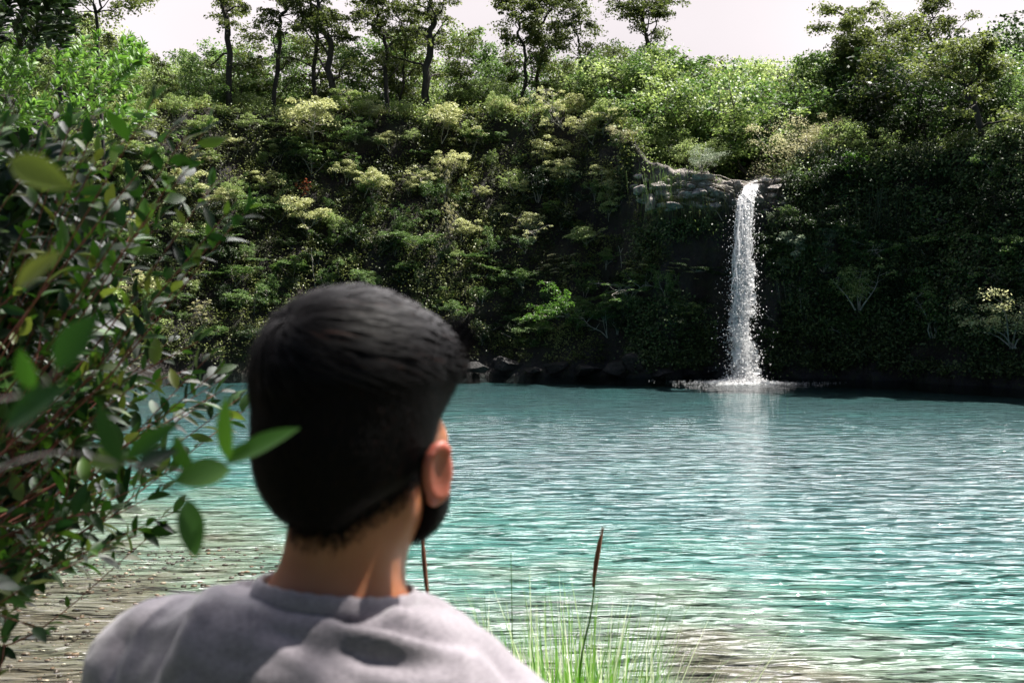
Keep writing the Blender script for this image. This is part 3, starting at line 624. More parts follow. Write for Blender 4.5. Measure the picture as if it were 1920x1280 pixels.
P_sap = [make_tree('slender_tree', 'ridge', 140 + k, M['ridge' if k % 2 else 'mid'], M['bark'], 5.2, .05, trunk=[(0, 0, 0), (.2 * (k - 1), 0, 1.6), (-.1, .1, 3.2), (.25 * (1 - k), 0, 4.6)], leaves=4200, lsize=.10) for k in range(3)]
for k, px in enumerate([455, 480, 548, 560, 655, 668, 690, 762, 778, 850, 872, 895, 930, 1040, 1068, 1128, 1150, 1175, 1255, 1290, 1350, 1420, 1460, 1545, 1640, 1665, 1768, 1880, 150, 215, 262, 318, 350, 392, 606, 735, 912, 1080, 1200, 1235, 1330, 1570, 1700, 1745, 1800, 1850]):
    top = np.interp(px, [150, 230, 330, 440, 560, 700, 760, 880, 930, 1040, 1130, 1180, 1300, 1400, 1460, 1560, 1660, 1880], [30, 80, 62, 30, 40, 45, 30, 25, 90, 90, 70, 40, 85, 110, 105, 60, 40, 70]) + abs(rng.normal()) * 22
    bi = np.argmin(np.abs(GP[:, NF - 1, 0] - px) + (GP[:, NF - 1, 2] < 5) * 1e6); Yd = G[bi, NF - 1, 1] + 2.5 + 6 * rng.random() + (6 if 1180 < px < 1520 else 0)
    top_px_place(P_sap[k % 3], px, top, Yd, 5, 'slender lacy tree', 'among the tall trunks, ' + side(px), 'slender trees on the ridge', .5, 1.7)
# special plants
def special(pr, px, py, s, label, cat, name=None, rz=0, dz=0., toward=0.):
    p, n_ = at_px(px, py, 14); p = p + np.array([0, -toward, dz]); o = place(pr, p, rz, s); tag(o, label, cat); return o
T = make_tree
o = T('leafy_lime_bush', 'bush', 301, M['lime'], M['bark'], 2.6, .04, leaves=2600, lsize=.11); special(o, 1375, 325, .9, 'fresh lime-green bush just above the pale rocks of the waterfall lip', 'bush')
o = T('round_grey_bush', 'bush', 302, M['grey'], M['twig'], 2.0, .03, leaves=2600, lsize=.06); special(o, 1312, 316, .72, 'small rounded grey-green bush on the pale rocks left of the lip', 'bush')
o = T('feathery_shrub', 'bush', 303, M['straw'], M['twig'], 4.2, .05, leaves=7000, lsize=.055); bp_ = P(1492, 345, 47.6); o = place(o, bp_ - [0, 0, 1.3], 0, 1.12); tag(o, 'big feathery straw-coloured shrub right of the waterfall lip', 'shrub')
o = T('mint_green_bush', 'bush', 304, M['lime'], M['bark'], 2.4, .04, leaves=1500, lsize=.12); special(o, 1588, 345, .8, 'small mint-green bush at the foot of the tall straight trees', 'bush')
o = T('overhanging_shrub', 'spray', 305, M['lime'], M['twig'], 2.6, .03, leaves=2600, lsize=.085); special(o, 1060, 600, 1.0, 'bright green shrub arching out over the water between head and waterfall', 'shrub')
o = T('yellow_green_shrub', 'bush', 306, M['bright'], M['twig'], 2.3, .04, leaves=3200, lsize=.07); special(o, 1585, 585, 1.0, 'yellow-green rounded shrub on the dark wall right of the waterfall', 'shrub', toward=1.2)
o = T('silvery_shrub', 'bush', 307, M['pale'], M['twig'], 2.9, .04, leaves=3800, lsize=.075); special(o, 1850, 655, 1.0, 'pale silvery shrub above the water near the right edge', 'shrub', toward=1.6)
o = T('low_green_shrub', 'bush', 308, M['mid'], M['twig'], 2.6, .04, leaves=3200, lsize=.08); special(o, 1725, 640, 1.0, 'mid-green shrub between the yellow-green and the silvery shrubs', 'shrub', toward=.8)
o = T('dead_rust_branch', 'bare', 309, M['rust'], M['redtwig'], 1.0, .02, leaves=500, lsize=.06); special(o, 568, 358, .8, 'dead shrub with rust-red leaves left of the flat pale shrub', 'shrub')
o = T('bare_white_snag', 'bare', 310, M['pale'], M['twig'], 2.2, .05, leaves=900, lsize=.06); special(o, 1000, 450, .85, 'white-limbed bare shrub with cream tufts halfway up the cliff', 'shrub')
o = T('bleached_twig_shrub', 'bare', 311, M['pale'], M['twig'], 2.0, .03, leaves=900, lsize=.055); special(o, 1130, 400, .9, 'bleached twiggy shrub beside the pale rock shoulder', 'shrub')
o = T('twiggy_white_shrub', 'bare', 312, M['straw'], M['twig'], 2.0, .03, leaves=1100, lsize=.06); special(o, 270, 560, 1.0, 'twiggy white shrub seen through the leafy branches at left', 'shrub', toward=.5)
o = T('fern_clump', 'spray', 313, M['grey'], M['twig'], 1.6, .02, leaves=1600, lsize=.09); special(o, 1490, 455, .9, 'blue-green fern clump hanging right beside the falling water', 'fern')
for k, (px, py, sc_, kd) in enumerate([(1445, 420, .42, 'grey'), (1470, 400, .4, 'mid'), (1505, 470, .5, 'mid'), (1460, 505, .4, 'grey'), (1540, 500, .45, 'mid'), (1600, 470, .5, 'dark'), (1445, 640, .35, 'mid'), (1470, 660, .35, 'dark'), (1560, 440, .4, 'grey'), (1490, 540, .35, 'mid')]):
    if k < 2: PW = globals().get('PW') or {q: make_tree('wall_shrub', 'bush', 330 + i_, M[q], M['twig'], 2.4, .03, leaves=2600, lsize=.085) for i_, q in enumerate(('grey', 'mid', 'dark'))}
    p, n_ = at_px(px, py, 12); o = place(PW[kd], p - np.array([0, .15, .3]), rng.random() * 6.28, sc_); reg(o, {'grey': 'blue-green', 'mid': 'mid-green', 'dark': 'dark green'}[kd] + ' wall shrub', 'clinging just right of the waterfall', 'shrubs clinging beside the waterfall')
for k, (px, Yd, hh, mt) in enumerate([(1420, 50, 200, 'b'), (1450, 54, 150, 's'), (1535, 48.5, 205, 's'), (1560, 50, 180, 'b'), (1470, 58, 140, 'b'), (1600, 47, 215, 'b'), (1400, 56, 190, 's'), (1640, 45, 235, 'b'), (1345, 50, 255, 'b'), (1290, 50, 250, 'b'), (1250, 50, 235, 'b'), (1215, 51, 215, 'b'), (1180, 50.5, 225, 's')]):
    if k == 0: PS = [make_tree('straw_bush', 'bush', 340 + i_, M['straw'], M['twig'], 3.6, .04, leaves=6000, lsize=.06) for i_ in range(2)]
    pr = PS[k % 2] if mt == 's' else P_bush[k % 4]; top_px_place(pr, px, hh, Yd, 3.5, 'straw-coloured feathery bush' if mt == 's' else 'bright yellow-green bush', 'on the slope above the waterfall', 'bright bushes above the waterfall', .3, 1.3)
# shrubs on the dark right wall
for k in range(70):
    px = rng.uniform(1440, 1925); py = rng.uniform(300, 640)
    if px < 1480 and py < 400: continue
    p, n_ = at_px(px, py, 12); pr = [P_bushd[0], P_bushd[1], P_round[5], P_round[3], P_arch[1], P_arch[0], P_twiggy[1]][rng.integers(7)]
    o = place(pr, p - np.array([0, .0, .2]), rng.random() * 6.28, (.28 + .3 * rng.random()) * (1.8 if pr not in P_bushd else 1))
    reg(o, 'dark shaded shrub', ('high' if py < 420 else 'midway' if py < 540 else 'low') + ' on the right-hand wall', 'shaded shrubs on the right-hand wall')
finish_labels()
for o in [x for x in COL.objects if x.parent is None and x.type == 'EMPTY' and 'label' not in x]:   # patterns that found no place
    for c in list(o.children): bpy.data.objects.remove(c)
    bpy.data.objects.remove(o)
for o in [x for x in COL.objects if x.parent is None and x.type == 'EMPTY' and 'category' not in x]:
    o['category'] = 'tree' if 'tree' in o.name else 'shrub'

# hanging creepers and dry grass beside the fall
def hanging(name, mat, px, py, n, L, wpx, label, wdt=.02):
    p, n_ = at_px(px, py, 14); m = MB(); base = p + n_ * .3 + rng.normal(size=(n, 3)) * [wpx / F * p[1] / 2, .15, .25]
    d = rng.normal(size=(n, 3)) * .12 + [0, -.1, -1]; d /= np.linalg.norm(d, axis=1)[:, None]
    base = base - p; blades(m, base, d, L * (.4 + .8 * rng.random(n)), np.full(n, wdt), rng.normal(size=n) * .2, 4)
    o = m.build(name, mat, loc=tuple(p)); tag(o, label, 'creeper', 'creepers hanging on the wall'); return o
hanging('hanging_grass', M['straw'], 1528, 425, 130, 1.9, 42, 'dry straw-coloured grass hanging right of the fern clump')
hanging('hanging_creeper', M['mid'], 1240, 330, 90, 2.4, 60, 'long creeper strands below the pale rock shoulder')
hanging('hanging_creeper', M['under'], 1305, 372, 420, .8, 110, 'mossy fringe dripping from the pale lip rocks', .011)
hanging('hanging_creeper', M['dark'], 1700, 360, 90, 2.6, 90, 'dark creeper strands on the shaded wall at right')
hanging('hanging_creeper', M['grey'], 1480, 520, 60, 1.8, 40, 'thin grey strands beneath the fern clump')
# thin pale stems standing and hanging on the face
for px, py, L, lab in ((597, 500, 2.2, 'straight pale stem standing above the man\'s head'), (478, 560, 1.4, 'short pale stem left of the man\'s hair'), (1494, 560, 1.6, 'thin pale root hanging right of the waterfall'), (1160, 470, 1.1, 'crooked pale stem near the dark pillar')):
    p, n_ = at_px(px, py, 12); T_ = wander([0, -.3, -L * .5], [.05, -.1, 1], L, 8, rng, 0, .08); m = MB(); m.tube(T_, .022 * (1 - np.linspace(0, 1, 9) * .5), 5)
    T2 = wander(T_[5], [.4, 0, .7], L * .3, 4, rng, 0, .2); m.tube(T2, .012, 4)
    tag(m.build('bare_sapling', M['twig'], smooth=True, loc=tuple(p)), lab, 'sapling', 'bare saplings on the cliff')

# ------------------------------------------------------------------ rocks
def rock(name, p, s, seed, mat, label, group):
    bm = bmesh.new(); bmesh.ops.create_icosphere(bm, subdivisions=4, radius=1)
    v = np.array([x.co[:] for x in bm.verts]); f = np.array([[q.index for q in t.verts] for t in bm.faces]); bm.free()
    r = np.random.default_rng(seed)
    for k in range(16):      # cut flat facets
        d = r.normal(size=3); d /= np.linalg.norm(d); h = .42 + .35 * r.random(); t = v @ d; v = v - np.outer(np.maximum(t - h, 0) * .97, d)
    v = v * (1 + .22 * fbm(v + seed, 2.2, 5, seed))[:, None] * np.array(s)
    m = MB(); m.add(v, f); o = m.build(name, mat, loc=tuple(p), smooth=True); tag(o, label, 'rock', group); return o
base_rocks = [(895, 690, 1.3, .7), (950, 680, 1.5, 1.1), (1000, 693, .9, .6), (1045, 685, 1.2, .8), (1100, 690, 1.3, .8), (1160, 680, 1.4, 1.2), (1190, 665, 1.2, 1.6), (1240, 692, .9, .5), (1290, 695, .8, .5), (1330, 690, .7, .6), (845, 692, 1.2, .6)]
for k, (px, py, a, b) in enumerate(base_rocks):
    p, n_ = at_px(px, min(py, 690), 14); a *= .8; b *= .75; p = np.array([P(px, py, p[1])[0], p[1] - .3, .15 + (700 - py) * .018])
    rock('boulder', p, (a * .8, .7, b * .62), 500 + k, M['rock'], 'dark wet boulder at the water\'s edge, ' + (ordinal(sum(1 for q in base_rocks if q[0] < px)) + ' from the man\'s head').replace('leftmost from', 'nearest to'), 'dark boulders at the foot of the cliff')
lip_rocks = [(1240, 348, 1.0, .3), (1318, 332, 1.1, .28), (1280, 366, 1.0, .28), (1350, 362, .8, .25), (1200, 352, .7, .4), (1312, 358, .9, .25), (1262, 385, .8, .3), (1340, 384, .6, .3), (1383, 345, .5, .25), (1378, 375, .35, .3), (1422, 372, .35, .3), (1450, 350, .6, .25), (1220, 378, .5, .8)]
lip_old = [(1265, 352, .75, .45), (1300, 340, .8, .5), (1335, 350, .7, .4), (1360, 372, .55, .35), (1325, 376, .5, .35), (1290, 378, .6, .4), (1225, 375, .7, .9), (1375, 352, .5, .3), (1345, 330, .7, .35), (1432, 385, .4, .3), (1385, 395, .3, .35)]
for k, (px, py, a, b) in enumerate(lip_rocks):
    p, n_ = at_px(px, py, 14); a *= .68; b *= .8; p = P(px, py, p[1] - .05)
    p = p + np.array([0, .12, -.05]); rock('lip_rock', p, (a, .9, b), 520 + k, M['palerock'], 'pale sunlit rock at the waterfall lip, ' + ordinal(sum(1 for q in lip_rocks if q[0] < px)) + ('' if min(q[0] for q in lip_rocks) == px else ' from left'), 'pale rocks at the lip of the waterfall')

# ------------------------------------------------------------------ waterfall
def foammat():
    m, n, o = nmat('white_water'); L = n.links
    p = N(n, 'BsdfPrincipled', Roughness=.25); p.inputs['Base Color'].default_value = (.97, .965, .97, 1); p.inputs['Specular IOR Level'].default_value = .6
    t = N(n, 'BsdfTranslucent'); t.inputs[0].default_value = (.97, .97, .98, 1); s = N(n, 'MixShader'); s.inputs[0].default_value = .5
    L.new(p.outputs[0], s.inputs[1]); L.new(t.outputs[0], s.inputs[2])
    gl = N(n, 'BsdfGlossy', Roughness=.42); s2 = N(n, 'MixShader'); s2.inputs[0].default_value = .08; L.new(s.outputs[0], s2.inputs[1]); L.new(gl.outputs[0], s2.inputs[2]); tp = N(n, 'BsdfTransparent'); s3 = N(n, 'MixShader'); s3.inputs[0].default_value = .30; L.new(s2.outputs[0], s3.inputs[1]); L.new(tp.outputs[0], s3.inputs[2]); L.new(s3.outputs[0], o.inputs['Surface']); return m
M['foam'] = foammat()
OCT = np.array([[1, 0, 0], [0, 1, 0], [-1, 0, 0], [0, -1, 0], [0, 0, 1], [0, 0, -1]], float)
OCF = np.array([[0, 1, 4], [1, 2, 4], [2, 3, 4], [3, 0, 4], [1, 0, 5], [2, 1, 5], [3, 2, 5], [0, 3, 5]])
def blobs(m, c, r3):
    n = len(c); v = OCT[None] * r3[:, None] * (1 + .35 * rng.normal(size=(n, 6, 1)).clip(-1, 1)) + c[:, None]
    m.add(v.reshape(-1, 3), (OCF[None] + (np.arange(n) * 6)[:, None, None]).reshape(-1, 3))
LIPY = 44.75
zt = P(1400, 352, LIPY)[2]
def fall_c(t):   # t 0 at lip .. 1 at the water; returns centre x, y, z and half width
    pyk = [348, 380, 420, 500, 600, 660, 708]; cxk = [1408, 1396, 1394, 1393, 1391, 1393, 1394]; hwk = [13, 15, 17, 21, 25, 28, 31]
    z = zt * (1 - t); y = LIPY - .25 - 2.3 * np.sqrt(t); 
    py = 348 + (708 - 348) * t; cx = np.interp(py, pyk, cxk) ; hw = np.interp(py, pyk, hwk)
    sc_ = y / F; return (cx - 960) * sc_, y, z, hw * sc_
wf = empty('waterfall', (10.3, 43.2, 0)); off = np.array(wf.location)
m = MB()
for k in range(150):       # twisting ropes of falling water, unbroken near the top and tearing apart below
    t0 = abs(rng.normal()) * .2 if k < 130 else rng.random() * .85; L_ = (.18 + .3 * rng.random()) if k < 130 else .06 + .16 * rng.random(); tt = np.linspace(t0, min(t0 + L_, .98), 16)
    u = rng.normal() * .36; x, y, z, hw = fall_c(tt); wob = .06 * np.sin(tt * 34 + k) + .05 * np.cumsum(rng.normal(size=16)) * .4
    pts = np.stack([x + u * hw + wob * (.3 + tt), y + rng.normal() * .12 * (.4 + tt), z], 1) - off
    rr = (.010 + .034 * rng.random() * (1.25 - tt) * (1 if k < 130 else .7)) * (np.sin(np.linspace(.15, 3.0, 16)) ** .5) * (.7 + .5 * rng.random(16))
    m.tube(pts, rr, 6)
m.build('stream', M['foam'], wf, smooth=True)
m = MB(); nu, nvv = 34, 420
for lay in (1, 2, 3, 4, 5):
    tt = np.linspace(.0, .985, nvv); uu = np.linspace(-1, 1, nu); TT, UU = np.meshgrid(tt, uu, indexing='ij'); x, y, z, hw = fall_c(TT)
    q_ = np.stack([x + UU * hw, TT * 9.2, np.full_like(TT, lay * 3.7)], -1); nz1 = fbm(q_ * [2.6, 1.5, 1], 1.0, 4, 60 + lay); nz2 = fbm(q_ * [6, 7, 1], 1.0, 3, 80 + lay)
    wv_ = UU * hw * (.95 + .25 * nz1) + .09 * np.sin(TT * 11 + lay) * TT + .05 * np.sin(TT * 29 + lay * 2) * TT
    pts = np.stack([x + wv_, y + (lay - 3) * .09 * (.35 + TT) + .17 * nz2 + .1 * nz1, z + .05 * nz2], -1) - off
    keepv = nz1 + .75 * nz2 - 1.0 * (np.abs(UU) - .45).clip(0, 1) > -.42 + .46 * TT ** .7
    f_ = grid_faces(nvv, nu); kf = keepv.ravel()[f_].sum(1) >= 3; m.add(pts.reshape(-1, 3), f_[kf])
m.build('veil', M['foam'], wf)
m = MB(); nD = 19000
t = rng.random(nD) ** .8; x, y, z, hw = fall_c(t); u = rng.normal(size=nD) * np.where(rng.random(nD) < .12, .85, .42)
gust = .10 * np.sin(t * 13.0 + 1.) * t + .08 * np.sin(t * 31.) * t
c = np.stack([x + u * hw + gust, y + rng.normal(size=nD) * .2 * (.3 + t), z + rng.normal(size=nD) * .05], 1)
clump = fbm(c * [1, .5, .45], 4.2, 3, 77)
keep = (clump > -.16 - .6 * (1 - t)) & (c[:, 2] > .05); c = c[keep] - off
sz_ = (.007 + .027 * rng.random(len(c)) ** 2.4); r3 = np.stack([sz_, sz_, sz_ * (.6 + .8 * rng.random(len(c)))], 1); blobs(m, c, r3)
m.build('droplets', M['foam'], wf)
m = MB(); nS = 11000; th = rng.random(nS) * 6.28; q = rng.random(nS) ** 1.1 * (1 + .2 * np.sin(th * 5)) ; R_ = np.minimum(rng.exponential(.62, nS), 3.0) * (1 + .25 * np.sin(th * 3 + 1) + .15 * np.sin(th * 8)) 
bx0, by0, _, _ = fall_c(1.0)
c = np.stack([bx0 + R_ * np.cos(th) * 1.15, by0 + R_ * np.sin(th) * .8, .006 + np.abs(rng.normal(size=nS)) * .32 * np.exp(-R_ * 1.7)], 1) - off
sz_ = .012 + .035 * rng.random(nS) ** 2 * np.exp(-R_ * .4); blobs(m, c, np.stack([sz_ * 1.6, sz_ * 1.2, sz_ * np.where(R_ > 1.3, .25, .8)], 1))
# low foam mound
ring = 64; rr_ = np.linspace(0, 1, 14); TH = np.linspace(0, 2 * np.pi, ring, endpoint=False)
A, B = np.meshgrid(rr_, TH, indexing='ij'); rad_ = A * (.42 + .12 * np.sin(B * 7) + .16 * np.sin(B * 13 + 2) + .1 * np.sin(B * 29))
v = np.stack([bx0 + rad_ * np.cos(B) * 1.25, by0 + rad_ * np.sin(B) * .75, .015 + .16 * np.exp(-A * 3) + .02 * rng.random(A.shape) * (1 - A) - .02 * (A > .97)], -1) - off
i = np.arange(13)[:, None] * ring; j = np.arange(ring)[None]; k = (j + 1) % ring
m.add(v, np.stack([i + j, i + ring + j, i + ring + k, i + k], -1).reshape(-1, 4))
m.build('splash', M['foam'], wf)
m = MB(); tt = np.linspace(0, 1, 40)       # the stream running down to the lip
for k in range(26):
    u = rng.normal() * .5; pp = []
    for a in tt:
        py = 330 + 28 * a; px = 1446 - 40 * a + u * (13 - 2 * a); p, _ = at_px(px, py, 9); pp.append([P(px, py, p[1])[0], p[1] * (1 - a) + a * (LIPY - .2) , 0])
    pp = np.array(pp); yy = np.linspace(48.3, LIPY - .25, 40); pys = 332 + 22 * tt
    pts = np.array([P(1446 - 44 * a + u * 13 * (1 - .1 * a) + 3 * math.sin(a * 9 + k), b + 2 * math.sin(k + a * 7), c_) for a, b, c_ in zip(tt, pys, yy)])
    m.tube(pts - off, .03 + .05 * rng.random(40), 6)
m.build('upper_stream', M['foam'], wf, smooth=True)
tag(wf, 'white waterfall dropping from the pale rock lip into the turquoise pool', 'waterfall')

# broken stones and dead sticks lying among the lip rocks
m = MB(); bmx = bmesh.new(); bmesh.ops.create_icosphere(bmx, subdivisions=2, radius=1); sv = np.array([x.co[:] for x in bmx.verts]); sf = np.array([[q.index for q in t.verts] for t in bmx.faces]); bmx.free()
for k in range(170):
    px = rng.uniform(1190, 1470); py = rng.uniform(330, 396); p, n_ = at_px(px, py, 10)
    if abs(px - 1400) < 22 or p[1] > 50: continue
    a = .05 + .17 * rng.random() ** 2; vv = sv * (1 + .5 * fbm(sv + k, 1.5, 2, k))[:, None] * np.array([a * (1 + rng.random()), a, a * .6]); vv = vv @ Rz0(rng.random() * 6).T; m.add(vv + p + [0, -.02, .02], sf)
tag(m.build('broken_stones', M['palerock']), 'broken pale stones scattered between the lip rocks', 'stones', kind='stuff')
m = MB()
for k in range(46):
    px = rng.uniform(1255, 1395); py = rng.uniform(335, 392); p, n_ = at_px(px, py, 10); a = rng.uniform(-.6, .6); m.tube(wander(p + [0, -.1, .08], [math.cos(a), -.2, -.35 * math.sin(a + .5)], .5 + rng.random(), 6, rng, 0, .2), .012 + .012 * rng.random(), 4)
tag(m.build('driftwood_debris', M['twig'], smooth=True), 'tangle of bleached dead sticks caught beside the waterfall lip', 'sticks', kind='stuff')
# ------------------------------------------------------------------ pebbles on the shallow bed at left
m = MB(); n = 5200; px_ = rng.uniform(-9.5, -1.8, n); py_ = rng.uniform(6.2, 13, n); pz = ground_z(px_, py_)
bm = bmesh.new(); bmesh.ops.create_icosphere(bm, subdivisions=1, radius=1); iv = np.array([x.co[:] for x in bm.verts]); itf = np.array([[q.index for q in t.verts] for t in bm.faces]); bm.free()
s_ = .006 + .022 * rng.random(n) ** 3.5
v = iv[None] * (s_[:, None] * np.stack([1 + rng.random(n), 1 + rng.random(n), .5 + .4 * rng.random(n)], 1))[:, None] + np.stack([px_, py_, pz + s_ * .2], 1)[:, None]
m.add(v.reshape(-1, 3), (itf[None] + (np.arange(n) * len(iv))[:, None, None]).reshape(-1, 3))
def pebmat():
    mm, nn, o = nmat('pebbles'); geo = N(nn, 'NewGeometry'); r = ramp(nn, [(0, (.03, .02, .014)), (.5, (.09, .062, .042)), (.85, (.2, .11, .06)), (.97, (.42, .36, .28))])
    nn.links.new(geo.outputs['Random Per Island'], r.inputs[0]); p = N(nn, 'BsdfPrincipled', Roughness=.5); nn.links.new(r.outputs[0], p.inputs['Base Color']); nn.links.new(p.outputs[0], o.inputs['Surface']); return mm
tag(m.build('pebbles', pebmat(), smooth=True), 'small brown pebbles strewn over the shallow sand at lower left', 'pebbles', kind='stuff')

# ------------------------------------------------------------------ reed grass in front of the man
def gz(x, y): return float(ground_z(np.array([float(x)]), np.array([float(y)]))[0])
m = MB(); n = 330; cx = rng.normal(1070, 70, n).clip(900, 1240); Yb = rng.uniform(2.5, 3.4, n); base = np.array([[(a - 960) / F * b, b, gz((a - 960) / F * b, b) - .03] for a, b in zip(cx, Yb)])
topz = np.array([P(a, t_, b)[2] for a, t_, b in zip(cx, 1085 + 170 * rng.random(n) + np.abs(cx - 1070) * .5, Yb)]); d = rng.normal(size=(n, 3)) * [.17, .1, 0] + [0, 0, 1]; d /= np.linalg.norm(d, axis=1)[:, None]
blades(m, base, d, np.maximum(topz - base[:, 2], .25), .009 + .005 * rng.random(n), .04 + .25 * rng.random(n) ** 2, 10)
tag(m.build('broad_grass', M['freshgrass'], smooth=True), 'broad fresh green grass blades at the heart of the clump in front of the man', 'grass', kind='stuff')
m = MB(); n = 1000
cx = rng.normal(1075, 100, n).clip(860, 1300); Yb = rng.uniform(2.5, 3.6, n)
base = np.array([[(a - 960) / F * b, b, gz((a - 960) / F * b, b) - .03] for a, b in zip(cx, Yb)])
topy = 1040 + 270 * rng.random(n) ** 1.1 + np.abs(cx - 1080) * .35; topz = np.array([P(a, t_, b)[2] for a, t_, b in zip(cx, topy, Yb)])
L_ = np.maximum(topz - base[:, 2], .25); d = rng.normal(size=(n, 3)) * [.30, .2, 0] + [0, 0, 1]; d /= np.linalg.norm(d, axis=1)[:, None]
blades(m, base, d, L_ * 1.02, 0.005 + .005 * rng.random(n), .05 + .42 * rng.random(n) ** 1.6, 10)
tag(m.build('reed_grass', M['grass'], smooth=True), 'green and white arching grass blades growing in front of the man', 'grass', kind='stuff')
def stalk(path, Y, r, head, label):
    b = P(path[0][0], path[0][1], Y); b[2] = gz(b[0], b[1]) - .02
    pts = np.array([b] + [P(x, y, Y) for x, y in path]); pts = catmull(pts, 6); e = empty('seed_stalk', tuple(b)); m = MB(); m.tube(pts - b, r * np.linspace(1.3, .6, len(pts)), 6); m.build('stem', M['lime'], e, smooth=True)
    if head:
        H = np.array([P(x, y, Y) for x, y in head]); H = catmull(H, 6); k = len(H); m = MB(); m.tube(H - b, .0062 * (Y / 2.9) ** 2 * np.sin(np.linspace(.25, 3.05, k)) ** .7 * (head[0][1] - head[-1][1]) / 90, 8)
        q = rng.integers(0, k, 160); c_ = H[q] - b; dd = rng.normal(size=(160, 3)) * .25 + [0.1, 0, 1]; blades(m, c_, dd / np.linalg.norm(dd, axis=1)[:, None], np.full(160, .02), np.full(160, .0016), np.zeros(160), 2)
        m.build('seed_head', M['seed'], e, smooth=True)
    tag(e, label, 'reed', 'stalks rising from the grass'); return e
stalk([(1085, 1290), (1108, 1150), (1118, 1070)], 2.9, .0032, [(1112, 1100), (1117, 1060), (1124, 1020), (1130, 995)], 'tall stalk with a red-brown seed head right of the man')
stalk([(806, 1200), (803, 1130)], 2.3, .0022, [(803, 1128), (798, 1080), (794, 1035), (792, 1005)], 'drooping brown seed stalk close beside the man\'s neck')
stalk([(962, 1290), (960, 1150), (958, 1036)], 2.9, .0016, None, 'bare thin green stalk without a seed head')

# ------------------------------------------------------------------ leafy shrub in the foreground at left
def leaf_mesh(m, base, d, nrm, L, W, curl=.15, segs=4):
    """proper blades of leaves with a folded midrib; arrays over N"""
    Nn = len(base); d = d / np.linalg.norm(d, axis=1)[:, None]; side = np.cross(d, nrm); side /= np.linalg.norm(side, axis=1)[:, None] + 1e-9; up = np.cross(side, d)
    t = np.linspace(0, 1, segs + 1); prof = np.sin(np.pi * t ** .85) ** .8; prof[0] = .06; prof[-1] = .0
    c = base[:, None] + d[:, None] * (L[:, None] * t)[:, :, None] - up[:, None] * (L[:, None] * curl * t ** 2)[:, :, None]
    wv = (W[:, None] / 2 * prof)[:, :, None]
    a = c - side[:, None] * wv + up[:, None] * wv * .35; b = c + side[:, None] * wv + up[:, None] * wv * .35
    v = np.stack([a, c, b], 2).reshape(Nn, -1, 3); o_ = (np.arange(Nn) * 3 * (segs + 1))[:, None]; k = np.arange(segs)[None] * 3
    f = np.concatenate([np.stack([o_ + k, o_ + k + 1, o_ + k + 4, o_ + k + 3], -1).reshape(-1, 4), np.stack([o_ + k + 1, o_ + k + 2, o_ + k + 5, o_ + k + 4], -1).reshape(-1, 4)])
    m.add(v.reshape(-1, 3), f)
def leafy(name, root, targets, label, mat, twigr=.0022, LL=.05, seed=0, per=13, redd=True):
    r = np.random.default_rng(seed); e = empty(name, tuple(root)); root = np.array(root, float); wd = MB(); lf = MB(); LB = []; LD = []; LN = []; Ls = []
    hubs = []
    T = np.array([P(a, b, c) for a, b, c in targets])
    # main limbs: to a few hub points between the root and the targets
    nh = max(3, len(T) // 14); idx = r.choice(len(T), nh, replace=False)
    for i in idx:
        h = root * .35 + T[i] * .65 + np.array([-.1, 0, -.05]); pts = catmull(np.array([root, root * .6 + h * .4 + r.normal(size=3) * .08 + [0, 0, .1], h]), 8); wd.tube(pts - root, np.linspace(.012, .006, len(pts)), 6); hubs.append(h)
    hubs = np.array(hubs)
    for i, tp in enumerate(T):
        h = hubs[np.argmin(np.linalg.norm(hubs - tp, axis=1) + r.random(len(hubs)) * .15)]
        mid = (h + tp) / 2 + r.normal(size=3) * .05 + [0, 0, -.03]; pts = catmull(np.array([h, mid, tp]), 9); wd.tube(pts - root, np.linspace(twigr * 1.8, twigr * .6, len(pts)), 5)
        seg_ = np.linalg.norm(np.diff(pts, axis=0), axis=1).sum(); nL = per
        for q in range(nL):
            t = 1 - (q / nL) ** 1.3 * min(1, .34 / max(seg_, .1)); k = t * (len(pts) - 1); k0 = int(min(k, len(pts) - 2)); p = pts[k0] + (pts[k0 + 1] - pts[k0]) * (k - k0)
            tan = pts[k0 + 1] - pts[k0]; tan /= np.linalg.norm(tan) + 1e-9; rd = r.normal(size=3); rd -= tan * (rd @ tan); rd /= np.linalg.norm(rd)
            d = rd * .9 + tan * (.5 if q > 2 else 1.4) + np.array([0, 0, .18]); LB.append(p); LD.append(d); LN.append(np.array([0, -.2, 1]) + r.normal(size=3) * .5); Ls.append(LL * (.55 + .75 * r.random()) * (1.1 if q > 1 else .8))
    LB = np.array(LB) - root; Ls = np.array(Ls); leaf_mesh(lf, LB, np.array(LD), np.array(LN), Ls, Ls * (.34 + .1 * r.random(len(Ls))))
    wd.build('stems', M['redtwig'] if redd else M['bark'], e, smooth=True); lf.build('leaves', mat, e, smooth=True); tag(e, label, 'shrub', 'leafy shrubs beside the man'); return e
tg_ = []
r = np.random.default_rng(5)
def inmass(x, y):   # outline of the leafy mass in the photograph
    xm = np.interp(y, [150, 200, 300, 400, 470, 520, 600, 650, 720, 760, 820, 900, 960, 1010, 1060, 1130, 1190], [60, 180, 330, 330, 300, 330, 300, 390, 440, 420, 330, 300, 310, 290, 60, 50, 40])
    return x < xm
while len(tg_) < 260:
    x = r.uniform(-120, 450); y = r.uniform(170, 1150)
    if inmass(x, y) and r.random() < (1.0 if x < 220 else .55): tg_.append((x, y, r.uniform(1.5, 2.6)))
